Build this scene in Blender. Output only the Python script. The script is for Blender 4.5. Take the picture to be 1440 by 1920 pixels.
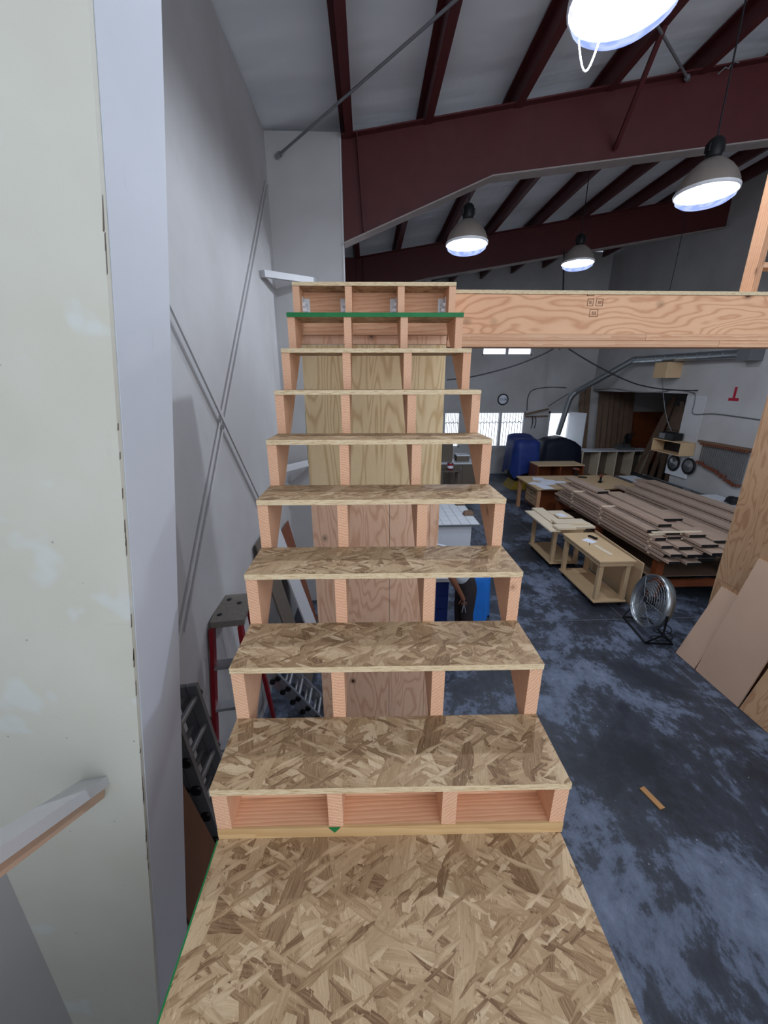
import bpy, bmesh, math, random
from mathutils import Vector, Matrix
random.seed(7)
S = bpy.context.scene
for o in list(bpy.data.objects): bpy.data.objects.remove(o)
COL = S.collection

# ------------------------------------------------------------------ camera
FPX = 740.24
PITCH, YAW, ROLL = math.radians(-17.94), math.radians(2.27), math.radians(-.12)
CAM = Vector((-.0475, 0, .9642))
FW = Vector((math.sin(YAW)*math.cos(PITCH), math.cos(YAW)*math.cos(PITCH), math.sin(PITCH)))
_r = Vector((math.cos(YAW), -math.sin(YAW), 0)); _u = _r.cross(FW)
RT = _r*math.cos(ROLL)+_u*math.sin(ROLL); UP = _u*math.cos(ROLL)-_r*math.sin(ROLL)
cd = bpy.data.cameras.new('camera'); cam = bpy.data.objects.new('camera', cd); COL.objects.link(cam)
cd.sensor_fit = 'HORIZONTAL'; cd.sensor_width = 36; cd.lens = FPX/1440*36; cd.clip_start = .02; cd.clip_end = 200
cam.matrix_world = Matrix(((RT.x, UP.x, -FW.x, CAM.x), (RT.y, UP.y, -FW.y, CAM.y), (RT.z, UP.z, -FW.z, CAM.z), (0, 0, 0, 1)))
S.camera = cam

# ------------------------------------------------------------------ world, exposure
w = bpy.data.worlds.new('world'); S.world = w; w.use_nodes = True
bg = w.node_tree.nodes['Background']; bg.inputs[0].default_value = (.80, .88, 1, 1); bg.inputs[1].default_value = 1.35
S.view_settings.view_transform = 'Standard'; S.view_settings.look = 'None'
S.view_settings.gamma = 1; S.view_settings.use_curve_mapping = False
S.view_settings.exposure = .7
LAMP_W = 300

# ------------------------------------------------------------------ helpers
FZ = CAM.z-3.5            # workshop floor
def at(px, py, ax, v):    # photo pixel + the plane the thing stands on -> point
    d = FW+RT*((px-720)/FPX)+UP*((960-py)/FPX); i = 'xyz'.index(ax)
    return CAM+d*((v-CAM[i])/d[i])
def tag(o, label=None, cat=None, group=None, kind=None, category=None):
    for k, v in (('label', label), ("category", cat or category), ('group', group), ('kind', kind)):
        if v: o[k] = v
    return o
def thing(name, label, cat, loc=(0, 0, 0), rz=0, group=None):
    o = bpy.data.objects.new(name, None); COL.objects.link(o); o.location = loc; o.rotation_euler = (0, 0, rz)
    o.empty_display_size = .1
    return tag(o, label, cat, group)
class MB:
    def __init__(s): s.v = []; s.f = []; s.sm = []
    def add(s, vs, fs, smooth=False):
        n = len(s.v); s.v += [tuple(v) for v in vs]; s.f += [tuple(i+n for i in f) for f in fs]; s.sm += [smooth]*len(fs); return s
    def box(s, x0, x1, y0, y1, z0, z1):
        x0, x1 = sorted((x0, x1)); y0, y1 = sorted((y0, y1)); z0, z1 = sorted((z0, z1))
        return s.add([(x, y, z) for z in (z0, z1) for y in (y0, y1) for x in (x0, x1)],
                     [(0, 2, 3, 1), (4, 5, 7, 6), (0, 1, 5, 4), (2, 6, 7, 3), (0, 4, 6, 2), (1, 3, 7, 5)])
    def bar(s, a, b, wd, th, up=(0, 0, 1)):   # board from a to b: width wd across, thickness th along up
        a, b = Vector(a), Vector(b); d = (b-a).normalized(); sd = d.cross(Vector(up))
        if sd.length < 1e-4: sd = d.cross(Vector((0, 1, 0)))
        sd.normalize(); n = sd.cross(d)
        vs = [p+sd*(i*wd/2)+n*(j*th/2) for p in (a, b) for i, j in ((-1, -1), (1, -1), (1, 1), (-1, 1))]
        return s.add(vs, [(3, 2, 1, 0), (4, 5, 6, 7), (0, 1, 5, 4), (1, 2, 6, 5), (2, 3, 7, 6), (3, 0, 4, 7)])
    def prism(s, poly, ax, a, b):             # polygon in the two other axes, extruded along ax
        n = len(poly); vs = []
        for t in (a, b):
            for p, q in poly:
                vs.append({'x': (t, p, q), 'y': (p, t, q), 'z': (p, q, t)}[ax])
        return s.add(vs, [tuple(range(n))[::-1], tuple(range(n, 2*n))]+[(i, (i+1) % n, n+(i+1) % n, n+i) for i in range(n)])
    def tube(s, pts, r, seg=8, cap=True):
        pts = [Vector(p) for p in pts]; n = len(pts); vs = []; fs = []
        rs = r if isinstance(r, (list, tuple)) else [r]*n
        ref = None
        for i, p in enumerate(pts):
            d = (pts[min(i+1, n-1)]-pts[max(i-1, 0)]).normalized()
            if ref is None: ref = Vector((0, 0, 1)) if abs(d.z) < .9 else Vector((1, 0, 0))
            a = d.cross(ref).normalized(); b = a.cross(d).normalized(); ref = b
            vs += [p+(a*math.cos(2*math.pi*k/seg)+b*math.sin(2*math.pi*k/seg))*rs[i] for k in range(seg)]
        for i in range(n-1):
            fs += [(i*seg+k, i*seg+(k+1) % seg, (i+1)*seg+(k+1) % seg, (i+1)*seg+k) for k in range(seg)]
        s.add(vs, fs, True)
        if cap: s.add(vs[:seg], [tuple(range(seg))[::-1]]); s.add(vs[-seg:], [tuple(range(seg))])
        return s
    def lathe(s, prof, c=(0, 0, 0), seg=24, M=None):
        vs = []; fs = []; c = Vector(c)
        for r, z in prof:
            for k in range(seg):
                p = Vector((r*math.cos(2*math.pi*k/seg), r*math.sin(2*math.pi*k/seg), z))
                vs.append((M @ p if M else p)+c)
        for i in range(len(prof)-1):
            fs += [(i*seg+k, i*seg+(k+1) % seg, (i+1)*seg+(k+1) % seg, (i+1)*seg+k) for k in range(seg)]
        return s.add(vs, fs, True)
    def build(s, name, m, parent=None, bevel=0, **k):
        me = bpy.data.meshes.new(name); me.from_pydata(s.v, [], s.f)
        me.polygons.foreach_set('use_smooth', s.sm); me.materials.append(m)
        bm = bmesh.new(); bm.from_mesh(me); bmesh.ops.recalc_face_normals(bm, faces=bm.faces); bm.to_mesh(me); bm.free()
        o = bpy.data.objects.new(name, me); COL.objects.link(o)
        if parent: o.parent = parent; o.matrix_parent_inverse = Matrix.Identity(4)
        if bevel:
            b = o.modifiers.new('bevel', 'BEVEL'); b.width = bevel; b.segments = 1; b.limit_method = 'ANGLE'
        return tag(o, **k)
def local(o, parent):     # parent a world-coordinate mesh to an Empty that stands at its base
    o.parent = parent; o.matrix_parent_inverse = Matrix.LocRotScale(parent.location, parent.rotation_euler, None).inverted(); return o
def copy_tree(o, parent=None):
    c = o.copy(); COL.objects.link(c)
    if parent: c.parent = parent
    for ch in list(o.children): copy_tree(ch, c)
    return c
ORD = ['first', 'second', 'third', 'fourth', 'fifth', 'sixth', 'seventh', 'eighth', 'ninth', 'tenth', 'eleventh', 'twelfth',
       'thirteenth', 'fourteenth', 'fifteenth', 'sixteenth', 'seventeenth', 'eighteenth', 'nineteenth', 'twentieth',
       'twenty-first', 'twenty-second', 'twenty-third', 'twenty-fourth', 'twenty-fifth', 'twenty-sixth']

# ------------------------------------------------------------------ materials
class NT:
    def __init__(s, name, rough=.7, metal=0, spec=.3):
        s.m = bpy.data.materials.new(name); s.m.use_nodes = True; s.t = s.m.node_tree
        s.b = s.t.nodes['Principled BSDF']; s.b.inputs['Roughness'].default_value = rough
        s.b.inputs['Metallic'].default_value = metal; s.b.inputs['Specular IOR Level'].default_value = spec
    def n(s, ty, props=None, **ins):
        x = s.t.nodes.new('ShaderNode'+ty)
        for k, v in (props or {}).items(): setattr(x, k, v)
        for k, v in ins.items():
            i = x.inputs[int(k[1:])] if k[0] == '_' and k[1:].isdigit() else x.inputs[k.replace('_', ' ')]
            if isinstance(v, bpy.types.NodeSocket): s.t.links.new(v, i)
            else: i.default_value = v
        return x
    def math(s, op, a, b=0.): return s.n('Math', {'operation': op}, _0=a, _1=b).outputs[0]
    def mix(s, f, a, b, bt='MIX'):
        x = s.n('Mix', {'data_type': 'RGBA', 'blend_type': bt}, _0=f, _6=a, _7=b); return x.outputs[2]
    def ramp(s, f, stops, interp='LINEAR'):
        x = s.n('ValToRGB', None, Fac=f); c = x.color_ramp; c.interpolation = interp
        while len(c.elements) < len(stops): c.elements.new(.5)
        for e, (p, col) in zip(c.elements, stops):
            e.position = p; e.color = (*col, 1) if len(col) == 3 else col
        return x.outputs[0]
    def obj(s): return s.n('TexCoord').outputs['Object']
    def map(s, v, sc=(1, 1, 1), rot=(0, 0, 0), loc=(0, 0, 0)):
        return s.n('Mapping', None, Vector=v, Scale=sc, Rotation=rot, Location=loc).outputs[0]
    def noise(s, v, sc, det=4, rough=.5, dist=0):
        return s.n('TexNoise', None, Vector=v, Scale=sc, Detail=det, Roughness=rough, Distortion=dist).outputs[0]
    def col(s, c):
        s.t.links.new(c, s.b.inputs['Base Color']) if isinstance(c, bpy.types.NodeSocket) else setattr(s.b.inputs['Base Color'], 'default_value', (*c, 1)); return s
    def bump(s, h, st=.3, d=.01):
        x = s.n('Bump', None, Height=h, Strength=st, Distance=d); s.t.links.new(x.outputs[0], s.b.inputs['Normal']); return s
def srgb(r, g, b): return tuple(((c/255)/12.92 if c < 10.3 else ((c/255+.055)/1.055)**2.4) for c in (r, g, b))
def plain(name, c, rough=.6, metal=0, var=.12, sc=12, spec=.3):
    t = NT(name, rough, metal, spec); v = t.obj(); n = t.noise(v, sc, 3)
    t.col(t.mix(t.math('MULTIPLY', n, 1.), tuple(x*(1-var) for x in c)+(1,), tuple(min(1, x*(1+var)) for x in c)+(1,)))
    return t.m
def lumber(name, light, dark, ax='y', rot=(0, 0, 0), ring=34, var=.15, knots=True):
    t = NT(name, .62); oi = t.n('ObjectInfo').outputs['Random']
    v = t.map(t.obj(), rot=rot)
    off = t.n('CombineXYZ', None, X=t.math('MULTIPLY', oi, .31), Y=t.math('MULTIPLY', oi, .17), Z=t.math('MULTIPLY', oi, -.23)).outputs[0]
    v = t.n('VectorMath', {'operation': 'ADD'}, _0=v, _1=off).outputs[0]
    lo = {'x': (.12, 1, 1), 'y': (1, .12, 1), 'z': (1, 1, .12)}[ax]
    vs = t.map(v, sc=lo)
    wv = t.n('TexWave', {'wave_type': 'RINGS', 'rings_direction': ax.upper(), 'wave_profile': 'SAW'}, Vector=vs, Scale=ring, Distortion=5., Detail=3., Detail_Scale=1.2, Detail_Roughness=.6).outputs[1]
    fine = t.noise(t.map(v, sc=tuple(x if x < 1 else 9 for x in lo)), 22, 5, .6)
    f = t.math('ADD', t.math('MULTIPLY', wv, .55), t.math('MULTIPLY', fine, .5))
    c = t.ramp(f, [(.18, light), (.55, tuple((a+b)/2 for a, b in zip(light, dark))), (.95, dark)])
    c = t.mix(t.math('MULTIPLY', oi, var*2), c, (*[x*.72 for x in light], 1))
    if knots:
        vo = t.n('TexVoronoi', None, Vector=t.map(v, sc=tuple(2.2 if x < 1 else 5 for x in lo)), Scale=1.6).outputs[0]
        k = t.ramp(vo, [(.05, (1, 1, 1)), (.1, (.25,)*3), (.16, (0, 0, 0))])
        c = t.mix(t.math('MULTIPLY', k, .75), c, (*srgb(96, 58, 34), 1))
    big = t.noise(v, 5, 2); c = t.mix(t.math('MULTIPLY', big, .35), c, (*dark, 1), 'MULTIPLY')
    t.col(c).bump(f, .12, .002); return t.m
def ply(name, light, dark, stretch=(1, 1, .22), sc=5., bands=13, knot=3.2, kn=.09):
    t = NT(name, .6); v = t.obj(); vs = t.map(v, sc=stretch)
    h = t.noise(vs, sc, 2.5, .45, .3)
    s = t.math('SINE', t.math('MULTIPLY', h, bands*6.28)); s = t.math('MULTIPLY_ADD' if 0 else 'MULTIPLY', t.math('ADD', s, 1.), .5)
    s = t.math('POWER', s, 3.5)
    fine = t.noise(t.map(v, sc=tuple(1 if x < 1 else 14 for x in stretch)), 26, 4, .6)
    f = t.math('ADD', t.math('MULTIPLY', s, .5), t.math('MULTIPLY', fine, .5))
    c = t.ramp(f, [(.15, light), (.95, dark)])
    vo = t.n('TexVoronoi', None, Vector=t.map(v, sc=tuple(.75 if x < 1 else 1. for x in stretch)), Scale=knot, Randomness=1.); vd = vo.outputs[0]
    k = t.ramp(vd, [(kn*.45, (1, 1, 1)), (kn*.75, (.4,)*3), (kn*1.5, (0, 0, 0))])
    k2 = t.math('MULTIPLY', k, t.math('GREATER_THAN', t.n('SeparateColor', None, Color=vo.outputs[1]).outputs[0], .35))
    c = t.mix(k2, c, (*srgb(82, 48, 28), 1))
    big = t.noise(v, 1.7, 3); c = t.mix(t.math('MULTIPLY', big, .3), c, (*srgb(200, 150, 110), 1), 'MULTIPLY')
    t.col(c).bump(f, .08, .002); return t.m
def osb(name):
    t = NT(name, .62); v = t.obj(); wob = t.n('TexNoise', None, Vector=v, Scale=9., Detail=2.).outputs[1]
    v2 = t.n('VectorMath', {'operation': 'ADD'}, _0=v, _1=t.n('VectorMath', {'operation': 'SCALE'}, _0=wob, Scale=.014).outputs[0]).outputs[0]
    D, Mi, L, P = srgb(120, 92, 66), srgb(172, 144, 110), srgb(198, 172, 137), srgb(224, 204, 172)
    c = t.ramp(t.noise(v, 40, 5, .7), [(.3, D), (.55, Mi), (.8, L)])
    hs = None
    LY = [(15, 30, 95, .15, 0), (62, 24, 85, .4, 0), (118, 15, 45, .5, 1), (165, 18, 75, .5, 0), (38, 12, 40, .55, 1), (95, 14, 60, .6, 0), (140, 10, 36, .62, 1), (8, 12, 48, .68, 0), (75, 9, 32, .72, 1), (28, 22, 120, .7, 0), (108, 8, 30, .8, 0), (150, 26, 130, .74, 0)]
    for i, (ang, sx, sy, th, br) in enumerate(LY):
        mr = t.n('VectorRotate', {'rotation_type': 'Z_AXIS'}, Vector=v2, Angle=math.radians(ang)).outputs[0]
        m = t.map(mr, sc=(sx*(.66 if i > 1 else .9), sy*(.74 if i > 1 else .9), 0), loc=(i*3.7, i*1.9, 0))
        if br:
            bt = t.n('TexBrick', {'offset': .37, 'offset_frequency': 2, 'squash': 1.6, 'squash_frequency': 3}, Vector=m, Scale=1., Color1=(0, 0, 0, 1), Color2=(1, 1, 1, 1), Mortar=(0, 0, 0, 1), Mortar_Size=.0, Bias=0., Brick_Width=1.15, Row_Height=1.)
            pv = t.n('SeparateColor', None, Color=bt.outputs[0]).outputs[0]; sv = t.math('FRACT', t.math('MULTIPLY', pv, 9.7)); edge = None
        else:
            vo = t.n('TexVoronoi', {'voronoi_dimensions': '2D', 'distance': 'MANHATTAN' if i % 2 else 'CHEBYCHEV'}, Vector=m, Scale=1., Randomness=.9)
            sp = t.n('SeparateColor', None, Color=vo.outputs[1]); sv, pv = sp.outputs[0], sp.outputs[1]
            edge = t.ramp(vo.outputs[0], [(.35, (1, 1, 1)), (.75, (.72, .66, .6))])
        g = t.noise(t.map(mr, sc=(9, 190, 0), loc=(i, i, 0)), 1.6, 5, .7)
        sh = t.math('ADD', t.math('MULTIPLY', sv, .72), t.math('MULTIPLY', t.math('SUBTRACT', g, .42), 1.0))
        fc = t.ramp(sh, [(.0, D), (.28, Mi), (.62, L), (.98, P)])
        if edge: fc = t.mix(.6, fc, edge, 'MULTIPLY')
        ms = t.math('GREATER_THAN', pv, th); c = t.mix(ms, c, fc)
        hh = t.math('MULTIPLY', ms, sv); hs = hh if hs is None else t.math('MAXIMUM', hs, hh)
    dk = t.noise(t.map(v2, sc=(60, 22, 0), rot=(0, 0, .5)), 1.5, 5, .75)
    c = t.mix(t.ramp(dk, [(.58, (0,)*3), (.68, (.75,)*3)]), c, (*srgb(104, 72, 46), 1))
    sk = t.noise(t.map(v2, sc=(140, 30, 0), rot=(0, 0, -.7)), 1.2, 3, .7); c = t.mix(t.ramp(sk, [(.63, (0,)*3), (.69, (.6,)*3)]), c, (*srgb(232, 212, 176), 1))
    c = t.mix(t.math('MULTIPLY', t.noise(v, 5, 3), .4), c, (*srgb(205, 170, 130), 1), 'MULTIPLY')
    nz = t.math('ABSOLUTE', t.n('SeparateXYZ', None, Vector=t.n('NewGeometry').outputs['Normal']).outputs[2])
    e = t.ramp(t.noise(t.map(v, sc=(14, 14, 150)), 2.2, 5, .7), [(.3, srgb(170, 132, 88)), (.5, srgb(222, 200, 162)), (.75, srgb(236, 220, 190))])
    c = t.mix(t.math('GREATER_THAN', nz, .5), e, c)
    t.col(c).bump(hs, .25, .002); return t.m
def paint(name, c, c2, patch=None, bump=.1, sc=1.2):
    t = NT(name, .6); v = t.obj()
    n = t.noise(v, sc, 4, .6); cc = t.mix(t.ramp(n, [(.35, (0,)*3), (.65, (1,)*3)]), (*c, 1), (*c2, 1))
    sm = t.noise(t.map(v, sc=(1, 1, .35)), 9, 4, .7); cc = t.mix(t.ramp(sm, [(.66, (0,)*3), (.8, (.35,)*3)]), cc, (*[x*.72 for x in c2], 1))
    if patch:
        p = t.noise(v, 4.2, 3, .5, .4); cc = t.mix(t.ramp(p, [(.62, (0,)*3), (.66, (.6,)*3)]), cc, (*patch, 1))
        dd = t.n('TexVoronoi', None, Vector=v, Scale=16.).outputs[0]
        cc = t.mix(t.ramp(dd, [(.035, (.8,)*3), (.06, (0,)*3)]), cc, (*srgb(150, 145, 135), 1))
    t.col(cc).bump(t.noise(v, 60, 3), bump, .004); return t.m
def floor_mat():
    t = NT('painted_concrete', .5, spec=.35); v = t.obj()
    a = t.noise(v, .85, 12, .72, .4); b = t.noise(t.map(v, sc=(1, .6, 1)), 9, 10, .78)
    f = t.math('ADD', t.math('MULTIPLY', a, .72), t.math('MULTIPLY', b, .3))
    c = t.ramp(f, [(.43, srgb(46, 49, 56)), (.505, srgb(58, 63, 73)), (.535, srgb(90, 99, 117)), (.66, srgb(124, 134, 154))])
    sp = t.n('TexVoronoi', None, Vector=v, Scale=7.).outputs[0]
    c = t.mix(t.ramp(sp, [(.03, (.6,)*3), (.05, (0,)*3)]), c, (*srgb(170, 175, 180), 1))
    scr = t.noise(t.map(v, sc=(20, 1.2, 1), rot=(0, 0, .5)), 2, 6, .75); c = t.mix(t.ramp(scr, [(.62, (0,)*3), (.78, (.4,)*3)]), c, (*srgb(130, 138, 158), 1))
    t.col(c).bump(b, .1, .004)
    t.t.links.new(t.ramp(a, [(.4, (.38,)*3), (.6, (.62,)*3)]), t.b.inputs['Roughness']); return t.m
def foil():
    t = NT('roof_insulation', .38, spec=.5); v = t.obj()
    wv = t.noise(t.map(v, sc=(.35, 1.2, 1)), 1.1, 3, .55, .4); c = t.ramp(wv, [(.3, srgb(206, 210, 216)), (.7, srgb(236, 239, 244))])
    t.col(c).bump(t.math('ADD', wv, t.math('MULTIPLY', t.noise(t.map(v, sc=(1, .12, 1)), 5, 2), .25)), .6, .08); return t.m
def lens(name, c, st):      # frosted lens: glows by itself and lets the bulb behind it shine through
    t = NT(name); nt = t.t; tr = nt.nodes.new('ShaderNodeBsdfTransparent'); tr.inputs[0].default_value = (.9, .94, 1, 1); em = nt.nodes.new('ShaderNodeEmission')
    v = t.obj(); n = t.n('TexWave', {'wave_type': 'RINGS', 'rings_direction': 'Z'}, Vector=v, Scale=3.2, Distortion=6., Detail=2., Detail_Scale=2.).outputs[1]
    nt.links.new(t.mix(t.math('MULTIPLY', n, .45), (*c, 1), (.8, .87, 1, 1)), em.inputs[0]); em.inputs[1].default_value = st
    mx = nt.nodes.new('ShaderNodeMixShader'); mx.inputs[0].default_value = .7
    nt.links.new(tr.outputs[0], mx.inputs[1]); nt.links.new(em.outputs[0], mx.inputs[2]); nt.links.new(mx.outputs[0], nt.nodes['Material Output'].inputs[0]); return t.m
def frosted(name, c):
    t = NT(name); nt = t.t; t.col(c); tr = nt.nodes.new('ShaderNodeBsdfTransparent'); mx = nt.nodes.new('ShaderNodeMixShader'); mx.inputs[0].default_value = .22
    nt.links.new(t.b.outputs[0], mx.inputs[1]); nt.links.new(tr.outputs[0], mx.inputs[2]); nt.links.new(mx.outputs[0], nt.nodes['Material Output'].inputs[0]); return t.m
def glass(name):
    t = NT(name); nt = t.t; tr = nt.nodes.new('ShaderNodeBsdfTransparent'); gl = nt.nodes.new('ShaderNodeBsdfGlossy'); gl.inputs['Roughness'].default_value = .05
    mx = nt.nodes.new('ShaderNodeMixShader'); mx.inputs[0].default_value = .08
    nt.links.new(tr.outputs[0], mx.inputs[1]); nt.links.new(gl.outputs[0], mx.inputs[2]); nt.links.new(mx.outputs[0], nt.nodes['Material Output'].inputs[0]); return t.m

SLOPE = math.atan2(.1879, .2179)
M = dict(
    osb=osb('oriented_strand_board'),
    fir=lumber('fir_stringer', srgb(246, 212, 178), srgb(216, 152, 116), 'y', (-SLOPE, 0, 0), 40, .1),
    firx=lumber('fir_board_along_x', srgb(240, 200, 162), srgb(208, 148, 110), 'x', ring=30),
    firz=lumber('fir_post', srgb(226, 182, 142), srgb(188, 128, 92), 'z', ring=30),
    pine=lumber('pale_pine', srgb(228, 196, 146), srgb(200, 158, 104), 'x', ring=26, knots=False),
    pliny=lumber('walnut_boards', srgb(206, 182, 164), srgb(150, 120, 100), 'y', ring=26, knots=False, var=.6),
    oldwood=lumber('rough_timber', srgb(150, 122, 100), srgb(86, 64, 50), 'z', ring=20, knots=False, var=.7),
    birch=plain('birch_plywood', srgb(206, 176, 138), .55, var=.1, sc=5),
    birchl=plain('pale_birch_plywood', srgb(226, 210, 184), .5, var=.08, sc=5),
    plyy=ply('yellow_plywood', srgb(250, 228, 182), srgb(212, 176, 124), stretch=(1, 1, .12), bands=20, kn=.06, sc=4.2),
    plyp=ply('pink_fir_plywood', srgb(254, 214, 182), srgb(224, 168, 132), bands=14, knot=6, kn=.13),
    plyb=ply('beam_plywood', srgb(244, 198, 158), srgb(208, 148, 108), stretch=(.28, 1, 1), sc=4.5, bands=15, knot=4.2, kn=.10),
    plyr=ply('worn_plywood', srgb(200, 164, 128), srgb(164, 122, 88), bands=16, knot=4, kn=.06, sc=4.),
    mdf=plain('light_plywood_sheet', srgb(196, 164, 140), .6, var=.07, sc=3),
    cream=paint('cream_paint', srgb(206, 206, 194), srgb(197, 194, 180), srgb(206, 211, 209)),
    white=paint('cool_white_paint', srgb(204, 209, 217), srgb(196, 201, 210), bump=.08),
    wallp=paint('dusty_white_wall', srgb(192, 191, 191), srgb(176, 174, 173), bump=.1, sc=.7),
    trim=plain('white_trim_paint', srgb(196, 196, 198), .5, var=.04),
    red=plain('red_oxide_steel', srgb(80, 32, 33), .48, .0, .2, 6, spec=.4), flange=plain('dusty_flange', srgb(150, 140, 136), .6, 0, .2, 8),
    steel=plain('galvanised_steel', srgb(168, 174, 178), .32, .85, .1, 20), wire=plain('dark_wire', srgb(40, 40, 44), .5),
    rod=plain('grey_rod', srgb(120, 122, 124), .45, .4), whitemetal=plain('white_metal', srgb(226, 228, 232), .35, 0),
    green=plain('green_tape', srgb(24, 118, 62), .5, var=.25, sc=25), floor=floor_mat(), foil=foil(),
    lens=lens('lamp_lens', (.26, .36, .92), .85), refl=plain('frosted_reflector', srgb(150, 140, 132), .35, .3),
    black=plain('black_plastic', srgb(24, 25, 27), .45), bluetarp=plain('navy_tarp', srgb(34, 54, 118), .5, var=.3, sc=5),
    darktarp=plain('black_tarp', srgb(20, 24, 44), .6, var=.3, sc=5), brightblue=plain('bright_blue_tarp', srgb(40, 116, 206), .4, var=.15, sc=7),
    yellow=plain('yellow_machine_paint', srgb(150, 124, 40), .5), brown=plain('brown_stained_wood', srgb(118, 62, 34), .4, var=.2, sc=6),
    cab=plain('grey_brown_cabinet', srgb(104, 94, 84), .6), cabw=plain('white_laminate', srgb(220, 224, 230), .4, var=.04),
    paper=plain('paper', srgb(232, 236, 248), .7, var=.03), glass=glass('window_glass'), ladred=plain('red_fibreglass', srgb(130, 26, 34), .4),
    ladgrey=plain('grey_ladder_cap', srgb(120, 114, 106), .7, var=.3, sc=30), alu=plain('aluminium', srgb(190, 192, 196), .3, .8),
    skin=plain('skin', srgb(120, 78, 58), .55), shirt=plain('pale_grey_shirt', srgb(196, 204, 214), .8), trouser=plain('dark_trousers', srgb(46, 40, 42), .85, var=.25, sc=18),
    hair=plain('black_hair', srgb(24, 20, 18), .7), redp=plain('red_paint', srgb(168, 32, 52), .6), copper=plain('orange_clamp_pad', srgb(122, 70, 54), .5),
    ink=plain('stamp_ink', srgb(120, 84, 64), .8), can=plain('red_can', srgb(150, 40, 50), .4), seam=plain('floor_joint_filler', srgb(96, 100, 108), .8),
    darkply=plain('dark_brown_plywood', srgb(104, 72, 54), .6, var=.25, sc=5), block=plain('cardboard_tan', srgb(188, 140, 92), .7))

# ------------------------------------------------------------------ the building
XL, XR, YF, Y2, Y3 = -1.25, 8.7, 15.7, 6.0, 10.85
SL = .163
def roof(x): return 3.87+SL*(x-XL)
YB = -4.5; YRB = -1.2     # roof cut short at the back to let sky light onto the treads
def struct(o): o['kind'] = 'structure'; return o
fl = struct(MB().box(XL-.2, 13.4, -2.2, YF+.2, FZ-.1, FZ).build('floor', M['floor']))
for i, (a, b) in enumerate((((3.86, YB), (3.97, 15.5)), ((XL+.02, 5.2), (XR-.02, 5.2)))):
    MB().bar((*a, FZ+.0005), (*b, FZ+.0005), .012, .002).build('control_joint', M['seam'], fl)
struct(MB().box(XL-.15, XL, YB, YF, FZ, roof(XL)).build('wall_left', M['wallp']))
def holed(name, ax, pos, th, u0, u1, v0, v1top, holes, m):   # wall in plane ax=pos, top may slope
    us = sorted({u0, u1, *[h[0] for h in holes], *[h[1] for h in holes]}); vs = sorted({v0, *[h[2] for h in holes], *[h[3] for h in holes]})
    b = MB()
    for i in range(len(us)-1):
        for j in range(len(vs)):
            a, c = us[i], us[i+1]; lo = vs[j]
            mid = ((a+c)/2, (lo+(vs[j+1] if j+1 < len(vs) else lo+.1))/2)
            if any(h[0] < mid[0] < h[1] and h[2] < mid[1] < h[3] for h in holes): continue
            ta, tc = (vs[j+1],)*2 if j+1 < len(vs) else (v1top(a), v1top(c))
            b.prism([(a, lo), (c, lo), (c, tc), (a, ta)], ax, pos, pos+th)
    return struct(b.build(name, m))
zt = at(915, 772, 'y', YF).z
def fx(px, py=790): return at(px, py, 'y', YF).x
WIN = [(2.3, fx(863), -1.45, zt), (fx(893), fx(984), -1.45, zt), (fx(1027), fx(1068), FZ, zt), (4.26, 6.16, 1.98, at(950, 648, 'y', YF).z)]
holed('wall_far', 'y', YF, .18, XL, 13.4, FZ, lambda x: roof(min(x, XR+.1)), WIN, M['wallp'])
YO = 10.9; LZ0 = -.1797
holed('wall_right', 'x', XR, .16, YB, YF, FZ, lambda y: roof(XR), [(YO, YF, FZ, .70)], M['wallp'])
struct(MB().box(XL, XR, -1.6, -1.45, FZ, -.1).build('wall_light_blocker', M['wallp']))  # unseen wall behind the camera, added to shade the lower left
# alcove behind the right wall
struct(MB().box(12.9, 13.05, YO, YF, FZ, .85).build('wall_alcove', M['wallp']))
struct(MB().box(XR+.16, 13.0, YO-.15, YO, FZ, .85).build('wall_alcove_near', M['wallp']))
struct(MB().box(XR+.16, 13.05, YO-.15, YF, .85, .95).build('ceiling_alcove', M['wallp']))
struct(MB().box(XR-.012, XR, 10.25, YO, -.95, .66).build('trim_1', M['trim']))
struct(MB().prism([(XL-.15, roof(XL)), (XR+.2, roof(XR+.15)), (XR+.2, roof(XR+.15)+.1), (XL-.15, roof(XL)+.1)], 'y', YRB, YF+.2).build('ceiling', M['foil']))
# windows: frames, mullions, panes, wavy grilles
def window(n, x0, x1, z0, z1, splits, grille=True):
    f = struct(MB().box(x0, x1, YF+.02, YF+.1, z1-.05, z1).box(x0, x1, YF+.02, YF+.1, z0, z0+.05).box(x0, x0+.05, YF+.02, YF+.1, z0, z1).box(x1-.05, x1, YF+.02, YF+.1, z0, z1).build('window_%d' % n, M['trim']))
    xs = [x0+.05]+[x0+(x1-x0)*s for s in splits]+[x1-.05]
    for s in xs[1:-1]: MB().box(s-.05, s+.05, YF+.02, YF+.1, z0+.05, z1-.05).build('mullion', M['trim'], f)
    for a, b in zip(xs[:-1], xs[1:]):
        MB().box(a, b, YF+.055, YF+.063, z0+.05, z1-.05).build('pane', M['glass'], f)
        if grille:
            g = MB()
            for k in range(8):
                x = a+(b-a)*(k+.5)/8; g.box(x-.008, x+.008, YF+.11, YF+.125, z0, z1)
            g.tube([(a+(b-a)*k/24, YF+.117, z1-.42+.03*math.sin(k*1.3)) for k in range(25)], .014, 5)
            g.build('grille', M['wire'], f)
window(1, *WIN[0], [.5]); window(2, *WIN[1], [.5]); window(3, *WIN[3], [.5], False)
dr = struct(MB().box(WIN[2][0], WIN[2][0]+.07, YF-.02, YF+.12, FZ, zt).box(WIN[2][0], WIN[2][1], YF-.02, YF+.12, zt-.07, zt).build('door_2', M['trim']))
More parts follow.
